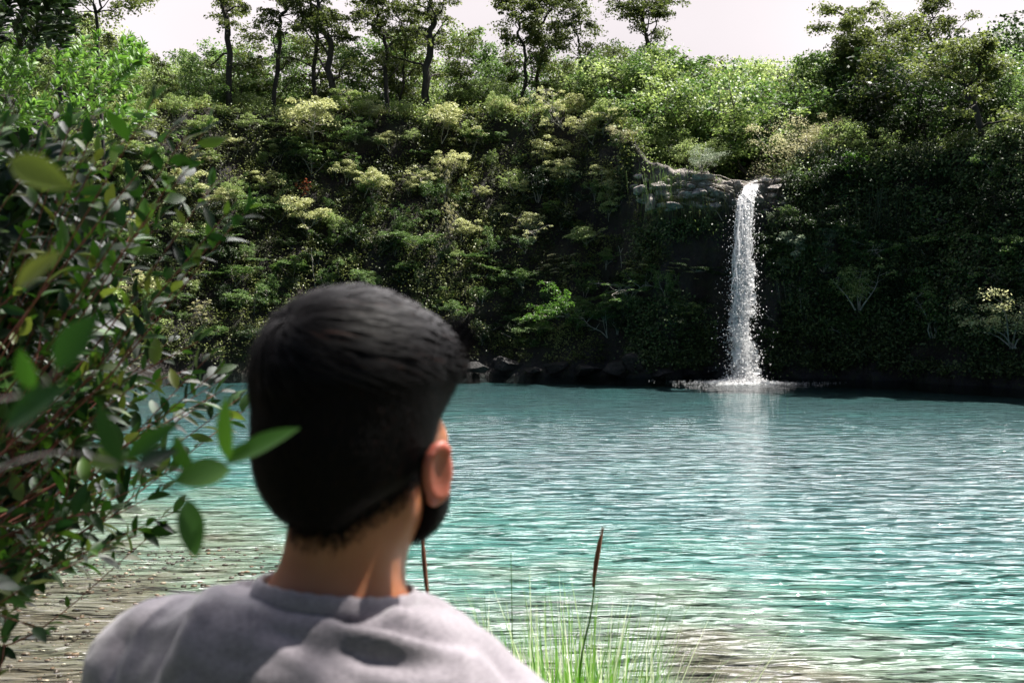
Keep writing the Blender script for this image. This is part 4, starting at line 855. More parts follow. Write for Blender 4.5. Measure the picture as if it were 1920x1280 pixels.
tg_ += [(395, 228, 1.5), (352, 250, 1.5), (330, 235, 1.5), (290, 185, 1.3), (365, 300, 1.6), (470, 385, 1.6), (430, 395, 1.6), (400, 345, 1.7), (392, 460, 1.7), (350, 500, 1.7), (372, 640, 1.7), (395, 665, 1.8), (415, 690, 1.8), (450, 745, 1.9), (470, 760, 2.0), (420, 730, 1.9), (330, 880, 1.8), (325, 960, 1.7), (300, 985, 1.7), (215, 1025, 1.6), (170, 1030, 1.5), (60, 1090, 1.4), (85, 1180, 1.4), (20, 1190, 1.4)]
leafy('leafy_shrub', (-1.9, 1.6, gz(-1.9, 1.6)), tg_, 'leafy green shrub with reddish twigs crowding the left side of the view', M['fg'], seed=21, per=18, LL=.040, twigr=.0014)
# denser shrub behind it, self-shade put into its dark leaf colour
td = [(r.uniform(-250, 235), r.uniform(240, 1000), r.uniform(1.7, 3.4)) for _ in range(300)]
td = [t_ for t_ in td if t_[0] < np.interp(t_[1], [240, 400, 600, 800, 900, 1000], [90, 200, 240, 235, 190, 80])]
leafy('painted_shade_shrub', (-3.0, 2.6, gz(-3.0, 2.6)), td, 'dark shrub, shade put into its leaf colour, filling the left edge among the reddish twigs', M['fgdark'], seed=22, per=26, LL=.062, redd=False)
# very close sprig, blurred: each leaf traced (base px, tip px, width px, depth)
close = [((300, 830), (550, 800), 0, 0)]
e = empty('close_sprig', (-.75, .45, 2.2)); off = np.array(e.location); wd = MB(); lf = MB()
leaves = [((425, 868), (556, 797), 44, .62), ((430, 865), (418, 742), 42, .62), ((432, 880), (322, 900), 62, .60), ((350, 935), (368, 1048), 50, .60), ((365, 890), (325, 815), 44, .62), ((425, 862), (490, 835), 40, .64),
          ((228, 868), (180, 755), 48, .52), ((105, 690), (178, 590), 66, .46), ((235, 860), (330, 790), 40, .56), ((60, 730), (35, 655), 40, .5), ((30, 540), (110, 470), 46, .5), ((10, 800), (120, 720), 70, .45), ((250, 880), (330, 840), 44, .58), ((20, 300), (130, 350), 60, .5), ((240, 860), (160, 870), 44, .56)]
for (bx_, by_), (tx, ty), wpx, Y_ in leaves:
    b = P(bx_, by_, Y_); t_ = P(tx, ty, Y_ - .01); d = t_ - b; L_ = np.linalg.norm(d); view = np.array([0, -1., .55]) + rng.normal(size=3) * .35
    leaf_mesh(lf, (b - off)[None], d[None], view[None], np.array([L_]), np.array([wpx / F * Y_]), curl=.08, segs=8)
for path in ([(-60, 900, .42), (100, 850, .48), (235, 868, .56), (340, 880, .6), (428, 868, .62)], [(-60, 760, .42), (60, 735, .46), (110, 690, .47)], [(235, 868, .56), (300, 905, .58), (350, 935, .6)]):
    pts = catmull(np.array([P(*q) for q in path]), 8); wd.tube(pts - off, np.linspace(.0008, .0006, len(pts)), 6)
b = P(-60, 900, .42); pts = catmull(np.array([[-.75, .45, gz(-.75, .45)], [-.7, .42, 2.0], b]), 8); wd.tube(pts - off, np.linspace(.002, .0008, len(pts)), 6)
b = P(-60, 760, .42); pts = catmull(np.array([[-.7, .42, 2.0], b]), 8); wd.tube(pts - off, np.linspace(.004, .002, len(pts)), 6)
wd.build('stems', M['bark'], e, smooth=True); lf.build('leaves', M['fg'], e, smooth=True)
tag(e, 'blurred close sprig of large leaves, one tip reaching the man\'s hair', 'shrub')
# nearer tree on the left bank with fresh green leaves (upper left corner)
for nm, y0, y1, xm, mat_, lab, dep, LLv, cnt_, sd_ in (('bank_tree', -80, 62, 150, M['dark'], 'dark leafed tree crown across the very top left corner', (8, 11), .10, 60, 23), ('fresh_bush', 62, 215, 300, M['lime'], 'bright fresh green bush just below the dark crown at upper left', (8.5, 11), .075, 120, 24)):
    tt_ = [(-170 + (xm + 170) * r.random() ** (1 if y0 < 0 else 1.5) - (0 if y0 < 0 else 20), r.uniform(y0, y1), r.uniform(*dep)) for _ in range(cnt_)]
    leafy(nm, (-7.5 if y0 < 0 else -6.6, 8.5 if y0 < 0 else 7.2, 0.1), tt_, lab, mat_, seed=sd_, per=60 if y0 < 0 else 42, LL=LLv, twigr=.002, redd=False)
r = np.random.default_rng(77); e = empty('added_shade_tree', (2.9, -1.6, gz(2.9, -1.6))); off = np.array(e.location); wd = MB(); lf = MB()  # unseen tree added to throw dappled shade on man and left shrub
T_ = catmull(np.array([(0, 0, 0), (-.1, .1, 2.2), (.1, .3, 4.0), (-.3, .8, 5.6), (-.9, 1.7, 6.6)], float), 8); wd.tube(T_, np.linspace(.16, .05, len(T_)), 10); C = []
for k in range(150):
    q = np.array([r.uniform(.1, 2.8), r.uniform(.4, 3.3), r.uniform(6.1, 7.8)])
    shr = q[0] < 1.6 and q[1] > 1.75
    if r.random() > (.6 if shr else .09) or (not shr and q[1] > 1.75): continue
    C.append(q - off)
for q in C:
    h = T_[np.argmin(np.linalg.norm(T_ - q, axis=1) + .4 * r.random(len(T_)))]; pts = catmull(np.array([h, (h + q) / 2 + r.normal(size=3) * .15 + [0, 0, .15], q]), 6); wd.tube(pts, np.linspace(.022, .005, len(pts)), 5)
pads(lf, C, np.full(len(C), .30), 120, .055, .6, r, .5)
wd.build('trunk', M['bark'], e, smooth=True); lf.build('crown', M['mid'], e); tag(e, 'unseen tree added so its crown shades the man and the leafy shrub', 'tree')
# ------------------------------------------------------------------ the man: one continuous body grown from a distance field
def smin(a, b, k):
    h = np.clip(.5 + .5 * (b - a) / k, 0, 1); return b + (a - b) * h - k * h * (1 - h)
def smax(a, b, k): return -smin(-a, -b, k)
def ell(p, c, r, Rm=None):
    q = p - np.array(c)
    if Rm is not None: q = q @ np.array(Rm)
    r = np.array(r); k0 = np.linalg.norm(q / r, axis=-1); k1 = np.linalg.norm(q / r ** 2, axis=-1) + 1e-9; return k0 * (k0 - 1) / k1
def cap(p, a, b, ra, rb):
    a = np.array(a, float); b = np.array(b, float); ab = b - a; t = np.clip(((p - a) @ ab) / (ab @ ab), 0, 1)
    return np.linalg.norm(p - a - t[..., None] * ab, axis=-1) - (ra + (rb - ra) * t)
def surfnet(Fv, ax):
    s = Fv < 0; nx, ny, nz = Fv.shape
    corners = [(a, b, c) for a in (0, 1) for b in (0, 1) for c in (0, 1)]
    cnt = sum(s[a:nx - 1 + a, b:ny - 1 + b, c:nz - 1 + c].astype(np.int8) for a, b, c in corners)
    act = (cnt > 0) & (cnt < 8); idx = -np.ones(act.shape, int); ii = np.argwhere(act); idx[act] = np.arange(len(ii))
    acc = np.zeros((len(ii), 3)); n = np.zeros(len(ii))
    for (a, b, c) in corners:
        for d in range(3):
            if (a, b, c)[d] == 0:
                o2 = [a, b, c]; o2[d] = 1
                f0 = Fv[ii[:, 0] + a, ii[:, 1] + b, ii[:, 2] + c]; f1 = Fv[ii[:, 0] + o2[0], ii[:, 1] + o2[1], ii[:, 2] + o2[2]]
                m_ = (f0 < 0) != (f1 < 0); t = f0 / (f0 - f1 + 1e-12); pt = np.array([a, b, c], float) + np.zeros((len(ii), 3)); pt[:, d] += t
                acc[m_] += pt[m_]; n[m_] += 1
    g = ii + acc / n[:, None]
    v = np.stack([np.interp(g[:, d], np.arange(len(ax[d])), ax[d]) for d in range(3)], 1); fs = []
    for d in range(3):
        sl0 = [slice(None)] * 3; sl1 = [slice(None)] * 3; sl0[d] = slice(0, -1); sl1[d] = slice(1, None)
        e = s[tuple(sl0)] != s[tuple(sl1)]; q = np.argwhere(e); d1, d2 = [(1, 2), (2, 0), (0, 1)][d]
        q = q[(q[:, d1] > 0) & (q[:, d2] > 0) & (q[:, d1] < Fv.shape[d1] - 1) & (q[:, d2] < Fv.shape[d2] - 1)]
        def at(o1, o2):
            z = q.copy(); z[:, d1] -= o1; z[:, d2] -= o2; return idx[z[:, 0], z[:, 1], z[:, 2]]
        f = np.stack([at(1, 1), at(0, 1), at(0, 0), at(1, 0)], 1); inside = s[q[:, 0], q[:, 1], q[:, 2]]; f[~inside] = f[~inside][:, ::-1]; fs.append(f)
    return v, np.concatenate(fs)
def relax(v, f, it=2, lam=.5):
    e = np.concatenate([f[:, [0, 1]], f[:, [1, 2]], f[:, [2, 3]], f[:, [3, 0]]]); e = np.concatenate([e, e[:, ::-1]])
    deg = np.bincount(e[:, 0], minlength=len(v)).astype(float)[:, None]
    for _ in range(it):
        s = np.stack([np.bincount(e[:, 0], weights=v[e[:, 1], k], minlength=len(v)) for k in range(3)], 1); v = v + lam * (s / np.maximum(deg, 1) - v)
    return v
def axis(*parts):
    o = [parts[0][0]]
    for a, b, st in parts: o += list(np.linspace(a, b, max(2, int(round((b - a) / st)) + 1))[1:])
    return np.array(o)
def fieldgrid(ax): return np.stack(np.meshgrid(*ax, indexing='ij'), -1)
H0 = P(665, 762, .88)                       # middle of the head, between the ears
foot_z = gz(H0[0], H0[1]) + .0 - H0[2]
def Rz(a): return np.array([[math.cos(a), -math.sin(a), 0], [math.sin(a), math.cos(a), 0], [0, 0, 1]])
YAW = rad(-22); RH = Rz(YAW) @ np.array(Matrix.Rotation(rad(2), 3, 'Y')) ; NECK = np.array([0, 0, -.13])
def hl(p): return p @ RH                    # into the head's own frame (x right, y forward, z up)
def head_field(p):
    q = hl(p)
    d = ell(q, (0, -.010, .018), (.070, .088, .074))
    d = smin(d, ell(q, (0, .040, -.045), (.055, .056, .078)), .04)
    d = smin(d, cap(q, (-.045, .0, -.085), (-.012, .078, -.108), .016, .016), .03); d = smin(d, cap(q, (.045, .0, -.085), (.012, .078, -.108), .016, .016), .03)
    d = smin(d, ell(q, (0, .085, -.108), (.020, .016, .016)), .02)
    d = smin(d, ell(q, (-.031, .066, -.035), (.026, .022, .02)), .02); d = smin(d, ell(q, (.031, .066, -.035), (.026, .022, .02)), .02)
    d = smin(d, cap(q, (-.034, .080, .018), (.034, .080, .018), .010, .010), .02)          # brow
    d = smin(d, cap(q, (0, .093, .008), (0, .118, -.032), .007, .011), .012); d = smin(d, cap(q, (-.014, .100, -.037), (.014, .100, -.037), .008, .008), .008)
    d = smax(d, -ell(q, (-.031, .098, -.001), (.015, .014, .010)), .012); d = smax(d, -ell(q, (.031, .098, -.001), (.015, .014, .010)), .012)
    d = smin(d, cap(q, (-.016, .098, -.062), (.016, .098, -.062), .005, .005), .006); d = smin(d, cap(q, (-.014, .097, -.073), (.014, .097, -.073), .006, .006), .006)
    for s in (-1, 1):                        # ears
        Re = np.array(Matrix.Rotation(rad(-26 * s), 3, 'Z') @ Matrix.Rotation(rad(7), 3, 'X') @ Matrix.Rotation(rad(6 * s), 3, 'Y'))
        c = np.array([.0895 * s, -.012, -.048]); e = (q - c) @ Re
        el = ell(e, (0, 0, 0), (.006, .016, .0245)); rim = np.sqrt(np.maximum(((e[..., 1] / .0145) ** 2 + ((e[..., 2] - 0.001) / .0228) ** 2) ** .5 - 1, -1) ** 2 * .022 ** 2 + (e[..., 0] - .003 * s) ** 2) - .0042
        rim = np.where(e[..., 1] > .011, 1, rim)
        el = smin(el, rim, .006); el = smax(el, -ell(e, (.010 * s, .003, .0), (.008, .010, .017)), .004); el = smin(el, ell(e, (-.004 * s, -.001, -.025), (.005, .009, .007)), .006)
        el = smin(el, ell(e, (-.010 * s, .004, -.002), (.012, .012, .02)), .008)
        d = smin(d, el, .007)
    return d
SJL = (-.185, .035, -.252); SJR = (.172, -.050, -.320)
def body_field(p):
    d = head_field(p)
    nk = smin(cap(p, (.000, -.014, -.055), (-.026, -.020, -.215), .047, .047), cap(p, (.006, .02, -.09), (-.02, .0, -.22), .044, .047), .03)
    d = smin(d, nk, .022)
    b = smin(cap(p, (-.03, -.03, -.20), SJL, .045, .052), cap(p, (.01, -.025, -.225), SJR, .040, .052), .05)
    b = smin(b, ell(p, (-.01, -.005, -.40), (.165, .105, .22)), .06); b = smin(b, ell(p, (-.005, -.0, -.68), (.145, .10, .17)), .08)
    b = smin(b, ell(p, (0, .0, -.86), (.165, .115, .13)), .06)
    for s, J in ((-1, SJL), (1, SJR)):
        E = (J[0] + .05 * s, J[1] - .02, J[2] - .29); Hn = (J[0] * .78, J[1] + .13, J[2] - .53)
        b = smin(b, cap(p, J, E, .050, .037), .03); b = smin(b, cap(p, E, Hn, .038, .026), .015)
        pm = np.array(Hn) + [-.012 * s, .03, -.045]; b = smin(b, cap(p, Hn, pm, .024, .030), .015)
        for k_ in range(4):
            f0 = pm + np.array([(-.027 + .018 * k_) * 1, .012, -.02]); f1 = f0 + [(-.004 + .003 * k_), .010, -.036 - .004 * (k_ in (1, 2))]; f2 = f1 + [0, -.012, -.024]
            b = smin(b, smin(cap(p, f0, f1, .0092, .0085), cap(p, f1, f2, .0085, .0072), .003), .004)
        t0 = pm + np.array([-.028 * s, .01, .012]); b = smin(b, cap(p, t0, t0 + [-.016 * s, .018, -.042], .0115, .009), .008)
        hip = (.085 * s, 0, -.90); kn = (.095 * s, .02, -.90 + (foot_z + .9) * .52); an = (.10 * s, -.02, foot_z + .085)
        b = smin(b, cap(p, hip, kn, .082, .056), .04); b = smin(b, cap(p, kn, an, .056, .038), .03); b = smin(b, cap(p, (an[0], an[1] - .01, foot_z + .035), (an[0] + .02 * s, an[1] + .17, foot_z + .03), .036, .028), .03)
    return smin(d, b, .035)
ax = [axis((-.40, -.12, .009), (-.12, .12, .0032), (.12, .40, .009)), axis((-.19, -.12, .009), (-.12, .14, .0036), (.14, .26, .010)), axis((foot_z - .03, -.25, .013), (-.25, -.13, .006), (-.13, .13, .0032))]
v, f = surfnet(body_field(fieldgrid(ax)), ax); v = relax(v, f, 2)
man = empty('person', tuple(H0 + [0, 0, foot_z])); HO = np.array([0, 0, -foot_z])
def skinmat():
    m, n, o = nmat('skin'); L = n.links; tcn = N(n, 'TexCoord'); nz = N(n, 'TexNoise', Scale=9.0, Detail=4.0); L.new(tcn.outputs['Object'], nz.inputs['Vector'])
    r = ramp(n, [(.3, (.24, .085, .035)), (.7, (.36, .145, .065))]); L.new(nz.outputs['Fac'], r.inputs[0]); p = N(n, 'BsdfPrincipled', Roughness=.48)
    fa = N(n, 'Attribute', attribute_name='flush_and_glow'); fm = N(n, 'Mix'); fm.data_type = 'RGBA'; L.new(fa.outputs['Fac'], fm.inputs[0]); L.new(r.outputs[0], fm.inputs[6]); fm.inputs[7].default_value = (.30, .085, .055, 1); L.new(fm.outputs[2], p.inputs['Base Color']); p.inputs['Subsurface Weight'].default_value = .55; p.inputs['Subsurface Radius'].default_value = (1.0, .22, .10); p.inputs['Subsurface Scale'].default_value = .014
    nf = N(n, 'TexNoise', Scale=420.0, Detail=3.0); L.new(tcn.outputs['Object'], nf.inputs['Vector']); bp = N(n, 'Bump', Strength=.25, Distance=.0006); L.new(nf.outputs['Fac'], bp.inputs['Height']); L.new(bp.outputs[0], p.inputs['Normal'])
    L.new(p.outputs[0], o.inputs['Surface']); return m
m = MB(); m.add(v + HO, f); body = m.build('body', skinmat(), man, smooth=True)
qv_ = hl(v); earw = sstep(.079, .086, np.abs(qv_[:, 0])) * (np.abs(qv_[:, 2] + .048) < .04) * (np.abs(qv_[:, 1]) < .05)  # ears naturally redder; sunlight glowing through them is also put into this tint
at = body.data.attributes.new('flush_and_glow', 'FLOAT', 'POINT'); at.data.foreach_set('value', earw.astype(np.float32))
# hair: a close shell faded at the nape, with a swept mass on top, and strands combed over it
def hair_field(p):
    q = hl(p); sk = ell(q, (0, -.012, .022), (.074, .094, .078))
    top = smin(ell(q, (0, -.006, .034), (.0755, .094, .0695)), ell(q, (.020, .052, .033), (.053, .041, .042)), .03)
    side_ = smin(ell(q, (0, -.014, -.012), (.0755, .089, .086)), ell(q, (0, -.040, -.060), (.058, .046, .052)), .03)
    d = smin(top, side_, .02)
    face_cut = q[..., 1] - (.058 + .55 * (q[..., 2] - .03).clip(0, .1) + .0)     # nothing in front of the temples
    face_cut = np.where(q[..., 2] > .055, q[..., 1] - .12, face_cut)
    ear_cut = .034 - np.sqrt((np.abs(q[..., 0]) - .10) ** 2 + ((q[..., 1] + .004) * 1.0) ** 2 + ((q[..., 2] + .060) * .72) ** 2)
    nape = -(q[..., 2] + .094 + .15 * (np.abs(q[..., 0])) ** 1 * 0 - .9 * np.maximum(np.abs(q[..., 0]) - .024, 0) - .25 * np.maximum(q[..., 1] + .02, 0))
    side_cut = -(q[..., 2] + .06) - 10 * np.minimum(.0 - q[..., 1], 0) * 0
    d = smax(d, face_cut, .008); d = smax(d, ear_cut, .006); d = smax(d, nape, .010); return d
def hairmat():
    m, n, o = nmat('dark_hair'); L = n.links; geo = N(n, 'NewGeometry'); r = ramp(n, [(0, (.0006, .0005, .0007)), (.8, (.0014, .001, .0012)), (.93, (.004, .0022, .002)), (1, (.014, .005, .0032))]); L.new(geo.outputs['Random Per Island'], r.inputs[0])
    p = N(n, 'BsdfPrincipled', Roughness=.6); p.inputs['Specular IOR Level'].default_value = .09; L.new(r.outputs[0], p.inputs['Base Color']); L.new(p.outputs[0], o.inputs['Surface']); return m
M['hair'] = hairmat()
hx = [axis((-.13, .13, .003)), axis((-.14, .15, .003)), axis((-.13, .14, .003))]
hv, hf = surfnet(hair_field(fieldgrid(hx)), hx); hv = relax(hv, hf, 3)
def normals(v, f):
    a = v[f[:, 2]] - v[f[:, 0]]; b = v[f[:, 3]] - v[f[:, 1]]; c = np.cross(a, b); nn = np.zeros_like(v)
    for k in range(4): np.add.at(nn, f[:, k], c)
    return nn / (np.linalg.norm(nn, axis=1)[:, None] + 1e-12)
def strands(m, base, nrm, flow, L, W, lift, segs=4):
    t = np.linspace(0, 1, segs + 1); flow = flow - nrm * (flow * nrm).sum(1)[:, None] * .9; flow /= np.linalg.norm(flow, axis=1)[:, None] + 1e-9
    side = np.cross(flow, nrm); side /= np.linalg.norm(side, axis=1)[:, None] + 1e-9
    c = base[:, None] + flow[:, None] * (L[:, None] * t)[:, :, None] + nrm[:, None] * (lift[:, None] * (t * 1.2 - t ** 2 * 1.1))[:, :, None] * 1.0 - nrm[:, None] * (L[:, None] ** 2 * t ** 2 * 4.2)[:, :, None]
    wd = (W[:, None] * (1 - t ** 2 * .9))[:, :, None]; v = np.stack([c - side[:, None] * wd / 2, c + side[:, None] * wd / 2], 2).reshape(len(base), -1, 3)
    k = np.arange(segs)[None] * 2; o_ = np.arange(len(base))[:, None] * 2 * (segs + 1); m.add(v.reshape(-1, 3), np.stack([o_ + k, o_ + k + 1, o_ + k + 3, o_ + k + 2], -1).reshape(-1, 4))
m = MB(); m.add(hv + HO, hf)
hn = normals(hv, hf)
if (hn * (hv - [0, 0, .02])).sum() < 0: hn = -hn
q = hl(hv); wt = np.where(q[:, 2] > .03, 1.0, .8); sel = rng.choice(len(hv), 26000, p=wt / wt.sum()); b = hv[sel]; nb_ = hn[sel]; qb = q[sel]
crown = np.array([-.018, -.070, .075]); fl = qb - crown; fl = fl / (np.linalg.norm(fl, axis=1)[:, None] + 1e-6)
swirl = np.cross(np.array([0, -.5, .85]), fl); topm = sstep(.02, .06, qb[:, 2])[:, None]
flow = (fl + swirl * .55) * topm + np.array([.45, .55, 0]) * topm * .9 + np.array([0, -.25, -1.]) * (1 - topm); flow = flow + rng.normal(size=flow.shape) * .16; flow = flow @ RH.T
Ls = .010 + topm[:, 0] * (.020 + .016 * rng.random(len(b))) - .0055 * sstep(-.04, -.095, qb[:, 2]); strands(m, b + HO + nb_ * .0003, nb_, flow, Ls, .0005 + .0005 * rng.random(len(b)), .004 + .008 * topm[:, 0] * rng.random(len(b)))
tsel = np.argwhere(q[:, 2] > .035)[:, 0]; s3 = rng.choice(tsel, 4200); b3_ = hv[s3]; q3 = q[s3]; f3 = q3 - crown; f3 = f3 / (np.linalg.norm(f3, axis=1)[:, None] + 1e-6)
f3 = (f3 + np.cross(np.array([0, -.5, .85]), f3) * .55 + np.array([.45, .55, 0]) + rng.normal(size=f3.shape) * .12) @ RH.T
strands(m, b3_ + HO, hn[s3], f3, .030 + .02 * rng.random(4200), .0018 + .0026 * rng.random(4200), .005 + .015 * rng.random(4200) ** 2, 6)
hair = m.build('hair', M['hair'], man, smooth=True)
# soft stubble edge at the nape and behind the ears
bs, bf = v, f; bn = normals(bs, bf); bn *= np.sign((bn * (bs - [0, 0, 0])).sum(1).mean())
q = hl(bs); hz = (q[:, 1] < .02) & (q[:, 2] < -.03) & (q[:, 2] > -.125) & (np.abs(q[:, 0]) < .078)
hfv = hair_field(bs); near = hz & (hfv > -.004) & (hfv < .020); ids = np.argwhere(near)[:, 0]
m = MB()
if len(ids):
    pr = np.exp(-np.maximum(hfv[ids], 0) / .007); s_ = rng.choice(ids, 16000, p=pr / pr.sum()); b = bs[s_] + HO + rng.normal(size=(16000, 3)) * .0012; fl = (np.array([0, -.1, -1.]) + rng.normal(size=(16000, 3)) * .3)
    strands(m, b, bn[s_], fl, .003 + .004 * rng.random(16000), np.full(16000, .00035), np.full(16000, .0015), 2)
# beard along the jaw
def beard_field(p):
    q = hl(p); hd = smin(head_field(p), ell(q, (0, .030, -.085), (.066, .066, .036)), .02) - .006; z = q[..., 2]; y = q[..., 1]; lower = z + .052 - .15 * (y - .03); d = smax(hd, lower, .006); d = smax(d, .014 - y - .25 * (z + .06), .006)
    d = smax(d, -(z + .125), .005); d = smax(d, -(ell(q, (0, .100, -.067), (.024, .014, .010))), .003); return d
bx = [axis((-.10, .13, .003)), axis((-.10, .14, .003)), axis((-.14, -.02, .003))]
qv, qf = surfnet(beard_field(fieldgrid(bx)), bx); qv = relax(qv, qf, 2); qn = normals(qv, qf); qn *= np.sign((qn * (qv - [0, 0, -.07])).sum(1).mean())
mb_ = MB(); mb_.add(qv + HO, qf); s_ = rng.integers(0, len(qv), 9000)
strands(mb_, qv[s_] + HO, qn[s_], np.array([.1, .3, -1.]) + rng.normal(size=(9000, 3)) * .4, .006 + .006 * rng.random(9000), np.full(9000, .0005), np.full(9000, .006), 3)
mb_.build('beard', M['hair'], man, smooth=True)
if m.v: m.build('stubble', M['hair'], man, smooth=True)
def plain(name, c, rgh): 
    mm, nn, o = nmat(name); p = N(nn, 'BsdfPrincipled', Roughness=rgh); p.inputs['Base Color'].default_value = (*c, 1); nn.links.new(p.outputs[0], o.inputs['Surface']); return mm
EYE = plain('eye_white', (.7, .68, .66), .2); IR = plain('iris', (.03, .015, .01), .15)
for s in (-1, 1):
    c = np.array([.031 * s, .084, -.001]) @ RH.T; bm = bmesh.new(); bmesh.ops.create_uvsphere(bm, u_segments=20, v_segments=14, radius=.0118); me = bpy.data.meshes.new('eye'); 
    fwd = np.array([0, 1, 0]) @ RH.T
    for fc in bm.faces:
        fc.smooth = True; fc.material_index = 1 if np.dot(np.array(fc.calc_center_median()) / .0118, fwd) > .88 else 0
    bm.to_mesh(me); bm.free(); me.materials.append(EYE); me.materials.append(IR); link('eye', me, man, tuple(c + HO))
# loose grey T-shirt: closed cloth mass over shoulders, back and chest, with folds pressed into it
def shirt_field(p):
    b = smin(cap(p, (-.050, -.028, -.206), (SJL[0] + .01, SJL[1], SJL[2] - .002), .056, .066), cap(p, (.034, -.042, -.238), (SJR[0], SJR[1], SJR[2]), .056, .066), .06)
    b = smin(b, ell(p, (-.01, -.008, -.40), (.190, .130, .25)), .07); b = smin(b, ell(p, (-.005, -.0, -.72), (.175, .128, .22)), .09)
    b = smin(b, cap(p, (-.10, -.054, -.216), (.05, -.076, -.238), .048, .048), .05)
    for s, J in ((-1, SJL), (1, SJR)): b = smin(b, cap(p, J, (J[0] + .035 * s, J[1] - .015, J[2] - .21), .066, .060), .03)
    b = smax(b, -(p[..., 2] + .90), .01)
    n_ = np.array([.10, .12, 1.0]); n_ = n_ / np.linalg.norm(n_); c = np.array([-.020, -.014, -.163])     # neckline plane and opening
    h = (p - c) @ n_; r_ = np.linalg.norm((p - c) - h[..., None] * n_, axis=-1)
    b = smax(b, h + .0 - .12 * np.maximum(r_ - .072, 0) * 6, .022)
    return b
sx_ = [axis((-.36, -.20, .009), (-.20, .20, .0045), (.20, .36, .009)), axis((-.19, .20, .006)), axis((-.93, -.40, .014), (-.40, -.12, .0045))]
tv, tf_ = surfnet(shirt_field(fieldgrid(sx_)), sx_); tv = relax(tv, tf_, 3); tn = normals(tv, tf_); tn *= np.sign((tn * (tv - [0, 0, -.45])).sum(1).mean())
wp = tv + H0; tpx, tpy, _ = proj(wp); facing = (tn[:, 1] < .35)
def fold(poly, wpx, depth):
    """press a fold (negative) or raise a ridge (positive) along a line on the back of the shirt"""
    pl = catmull(np.array(poly, float), 10); d = np.full(len(tv), 1e9); u = np.zeros(len(tv))
    for k in range(len(pl) - 1):
        a, b = pl[k], pl[k + 1]; ab = b - a; t = np.clip(((tpx - a[0]) * ab[0] + (tpy - a[1]) * ab[1]) / (ab @ ab + 1e-9), 0, 1); dd = np.hypot(tpx - a[0] - t * ab[0], tpy - a[1] - t * ab[1]); mk = dd < d; d = np.where(mk, dd, d); u = np.where(mk, (k + t) / (len(pl) - 1), u)
    return depth * np.exp(-(d / wpx) ** 2) * np.sin(np.pi * np.clip(u, .04, .96)) ** .5 * facing
D = np.zeros(len(tv))
for poly, w_, dpt in [([(430, 1092), (520, 1112), (640, 1150), (760, 1178), (880, 1205)], 15, -.0085), ([(470, 1072), (560, 1098), (650, 1140), (790, 1150)], 11, .0050), ([(560, 1135), (640, 1172), (740, 1200), (860, 1225)], 15, .0050),
                      ([(445, 1080), (490, 1088), (530, 1104)], 7, -.0055), ([(450, 1066), (480, 1068), (510, 1080)], 7, .004), ([(372, 1112), (335, 1160), (300, 1215), (285, 1275)], 11, -.0055), ([(400, 1120), (362, 1170), (335, 1240)], 16, .004),
                      ([(600, 1205), (700, 1235), (820, 1250)], 18, -.005), ([(480, 1160), (560, 1200), (660, 1270)], 20, -.004), ([(610, 1118), (690, 1132), (760, 1150)], 8, .005), ([(880, 1190), (930, 1230), (960, 1280)], 14, -.004),
                      ([(240, 1180), (215, 1230), (205, 1290)], 12, -.004)]: D += 1.7 * fold(poly, w_, dpt)
D *= 1 - .8 * np.exp(-np.maximum(np.linalg.norm((tv - [-.02, -.014, -.17]) * [1, 1, 1.6], axis=1) - .066, 0) / .012)
D += .004 * fbm(tv * [1, 1, 1.6], 22, 3, 31) * facing + .0012 * fbm(tv, 90, 2, 33)
tv = tv + tn * D[:, None]
def clothmat():
    m, n, o = nmat('heather_jersey'); L = n.links; tcn = N(n, 'TexCoord'); nz = N(n, 'TexNoise', Scale=240.0, Detail=3.0); n2_ = N(n, 'TexNoise', Scale=16.0, Detail=5.0); mp = N(n, 'Mapping'); mp.inputs['Scale'].default_value = (1, 1, 3)
    L.new(tcn.outputs['Object'], mp.inputs[0]); L.new(mp.outputs[0], nz.inputs['Vector']); L.new(mp.outputs[0], n2_.inputs['Vector'])
    a = N(n, 'Math', operation='MULTIPLY_ADD'); L.new(n2_.outputs['Fac'], a.inputs[0]); a.inputs[1].default_value = .6; L.new(nz.outputs['Fac'], a.inputs[2]); r = ramp(n, [(.55, (.085, .074, .086)), (1.0, (.20, .178, .198))]); L.new(a.outputs[0], r.inputs[0])
    p = N(n, 'BsdfPrincipled', Roughness=.9); p.inputs['Sheen Weight'].default_value = .35; L.new(r.outputs[0], p.inputs['Base Color']); bp = N(n, 'Bump', Strength=.35, Distance=.0015); L.new(nz.outputs['Fac'], bp.inputs['Height']); L.new(bp.outputs[0], p.inputs['Normal'])
    L.new(p.outputs[0], o.inputs['Surface']); return m
M['cloth'] = clothmat()
m = MB(); m.add(tv + HO, tf_); shirt = m.build('shirt', M['cloth'], man, smooth=True)
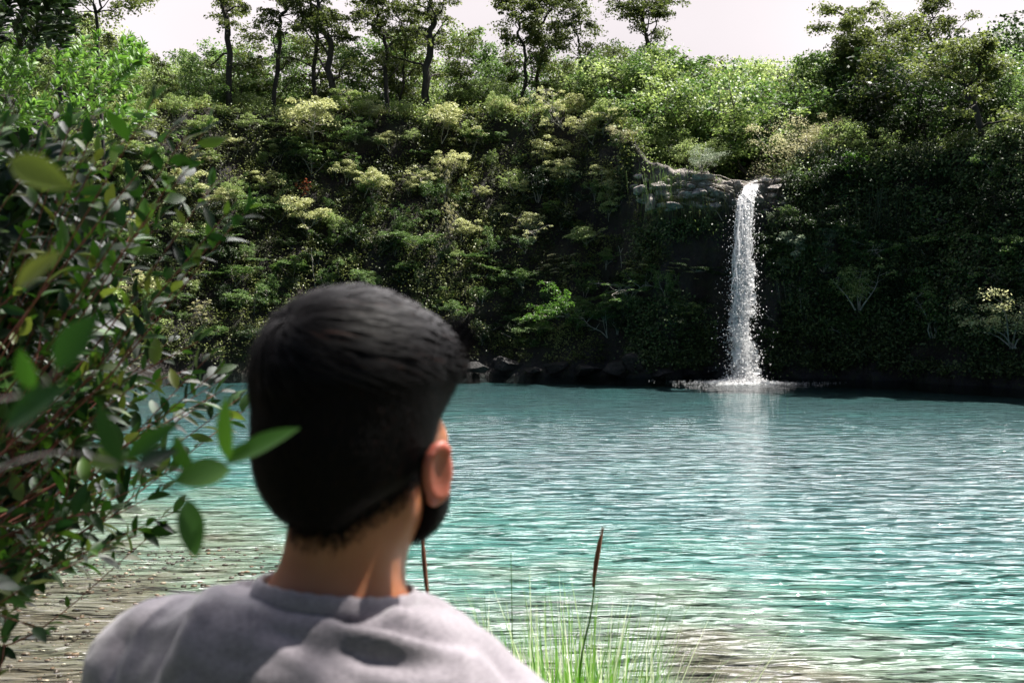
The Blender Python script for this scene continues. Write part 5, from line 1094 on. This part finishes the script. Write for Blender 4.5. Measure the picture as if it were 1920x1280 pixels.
# neckband
nn_ = np.array([.10, .12, 1.0]); nn_ /= np.linalg.norm(nn_); cc_ = np.array([-.020, -.014, -.163]); e1 = np.cross(nn_, [0, 1, 0]); e1 /= np.linalg.norm(e1); e2 = np.cross(nn_, e1); ringp = []
for ph in np.linspace(0, 2 * np.pi, 73):
    dirv = e1 * math.cos(ph) + e2 * math.sin(ph); rs = np.linspace(.035, .085, 120); fv = body_field(cc_ + dirv * rs[:, None] + nn_ * .001); r0_ = rs[np.argmax(fv > .0045)] if (fv > .0045).any() else .06
    ringp.append(r0_)
ringp = np.array(ringp[:-1]); ringp = np.convolve(np.r_[ringp[-6:], ringp, ringp[:6]], np.ones(13) / 13, 'valid'); ringp = np.r_[ringp, ringp[:1]]
ph = np.linspace(0, 2 * np.pi, 73); th_ = np.linspace(0, 2 * np.pi, 13)[:-1]
rr2 = ringp[:, None] + .0036 * np.cos(th_)[None] ; hh2 = .0005 + .0085 * np.sin(th_)[None] + 0 * rr2 + .0006 * np.sin(ph * 23)[:, None]
rr2 = rr2 + np.abs(hh2) * 0 - hh2 * .25
cv = cc_ + (e1 * np.cos(ph)[:, None] + e2 * np.sin(ph)[:, None])[:, None] * rr2[:, :, None] + nn_ * hh2[:, :, None] + HO
i = np.arange(72)[:, None] * 12; j = np.arange(12)[None]; k = (j + 1) % 12; m = MB(); m.add(cv.reshape(-1, 3), np.stack([i + j, i + 12 + j, i + 12 + k, i + k], -1).reshape(-1, 4)); m.build('collar', M['cloth'], shirt, smooth=True)
# yoke seam at the left shoulder blade
seamp = catmull(np.array([(478, 1162), (468, 1205), (456, 1250), (452, 1295)], float), 8); sp_ = []
for a, b in seamp:
    k = np.argmin(np.where(facing, (tpx - a) ** 2 + (tpy - b) ** 2, 1e9)); sp_.append(tv[k] + tn[k] * .0002 + HO)
m = MB(); m.tube(np.array(sp_), .0009, 5); m.build('seam', plain('pale_thread', (.22, .205, .22), .9), shirt, smooth=True)
# trousers
def trouser_field(p):
    b = ell(p, (0, 0, -.90), (.178, .128, .12))
    for s in (-1, 1):
        kn = (.095 * s, .02, -.90 + (foot_z + .9) * .52); b = smin(b, cap(p, (.085 * s, 0, -.92), kn, .096, .072), .03); b = smin(b, cap(p, kn, (.10 * s, -.015, foot_z + .06), .072, .062), .02)
    return smax(b, p[..., 2] + .82, .01)
ux = [axis((-.22, .22, .011)), axis((-.17, .17, .011)), axis((foot_z - .02, -.80, .014))]
uv_, uf = surfnet(trouser_field(fieldgrid(ux)), ux); m = MB(); m.add(relax(uv_, uf, 2) + HO, uf); m.build('trousers', plain('dark_denim', (.02, .025, .04), .85), man, smooth=True)
tag(man, 'man seen from behind in a grey T-shirt, head turned right towards the waterfall', 'person')
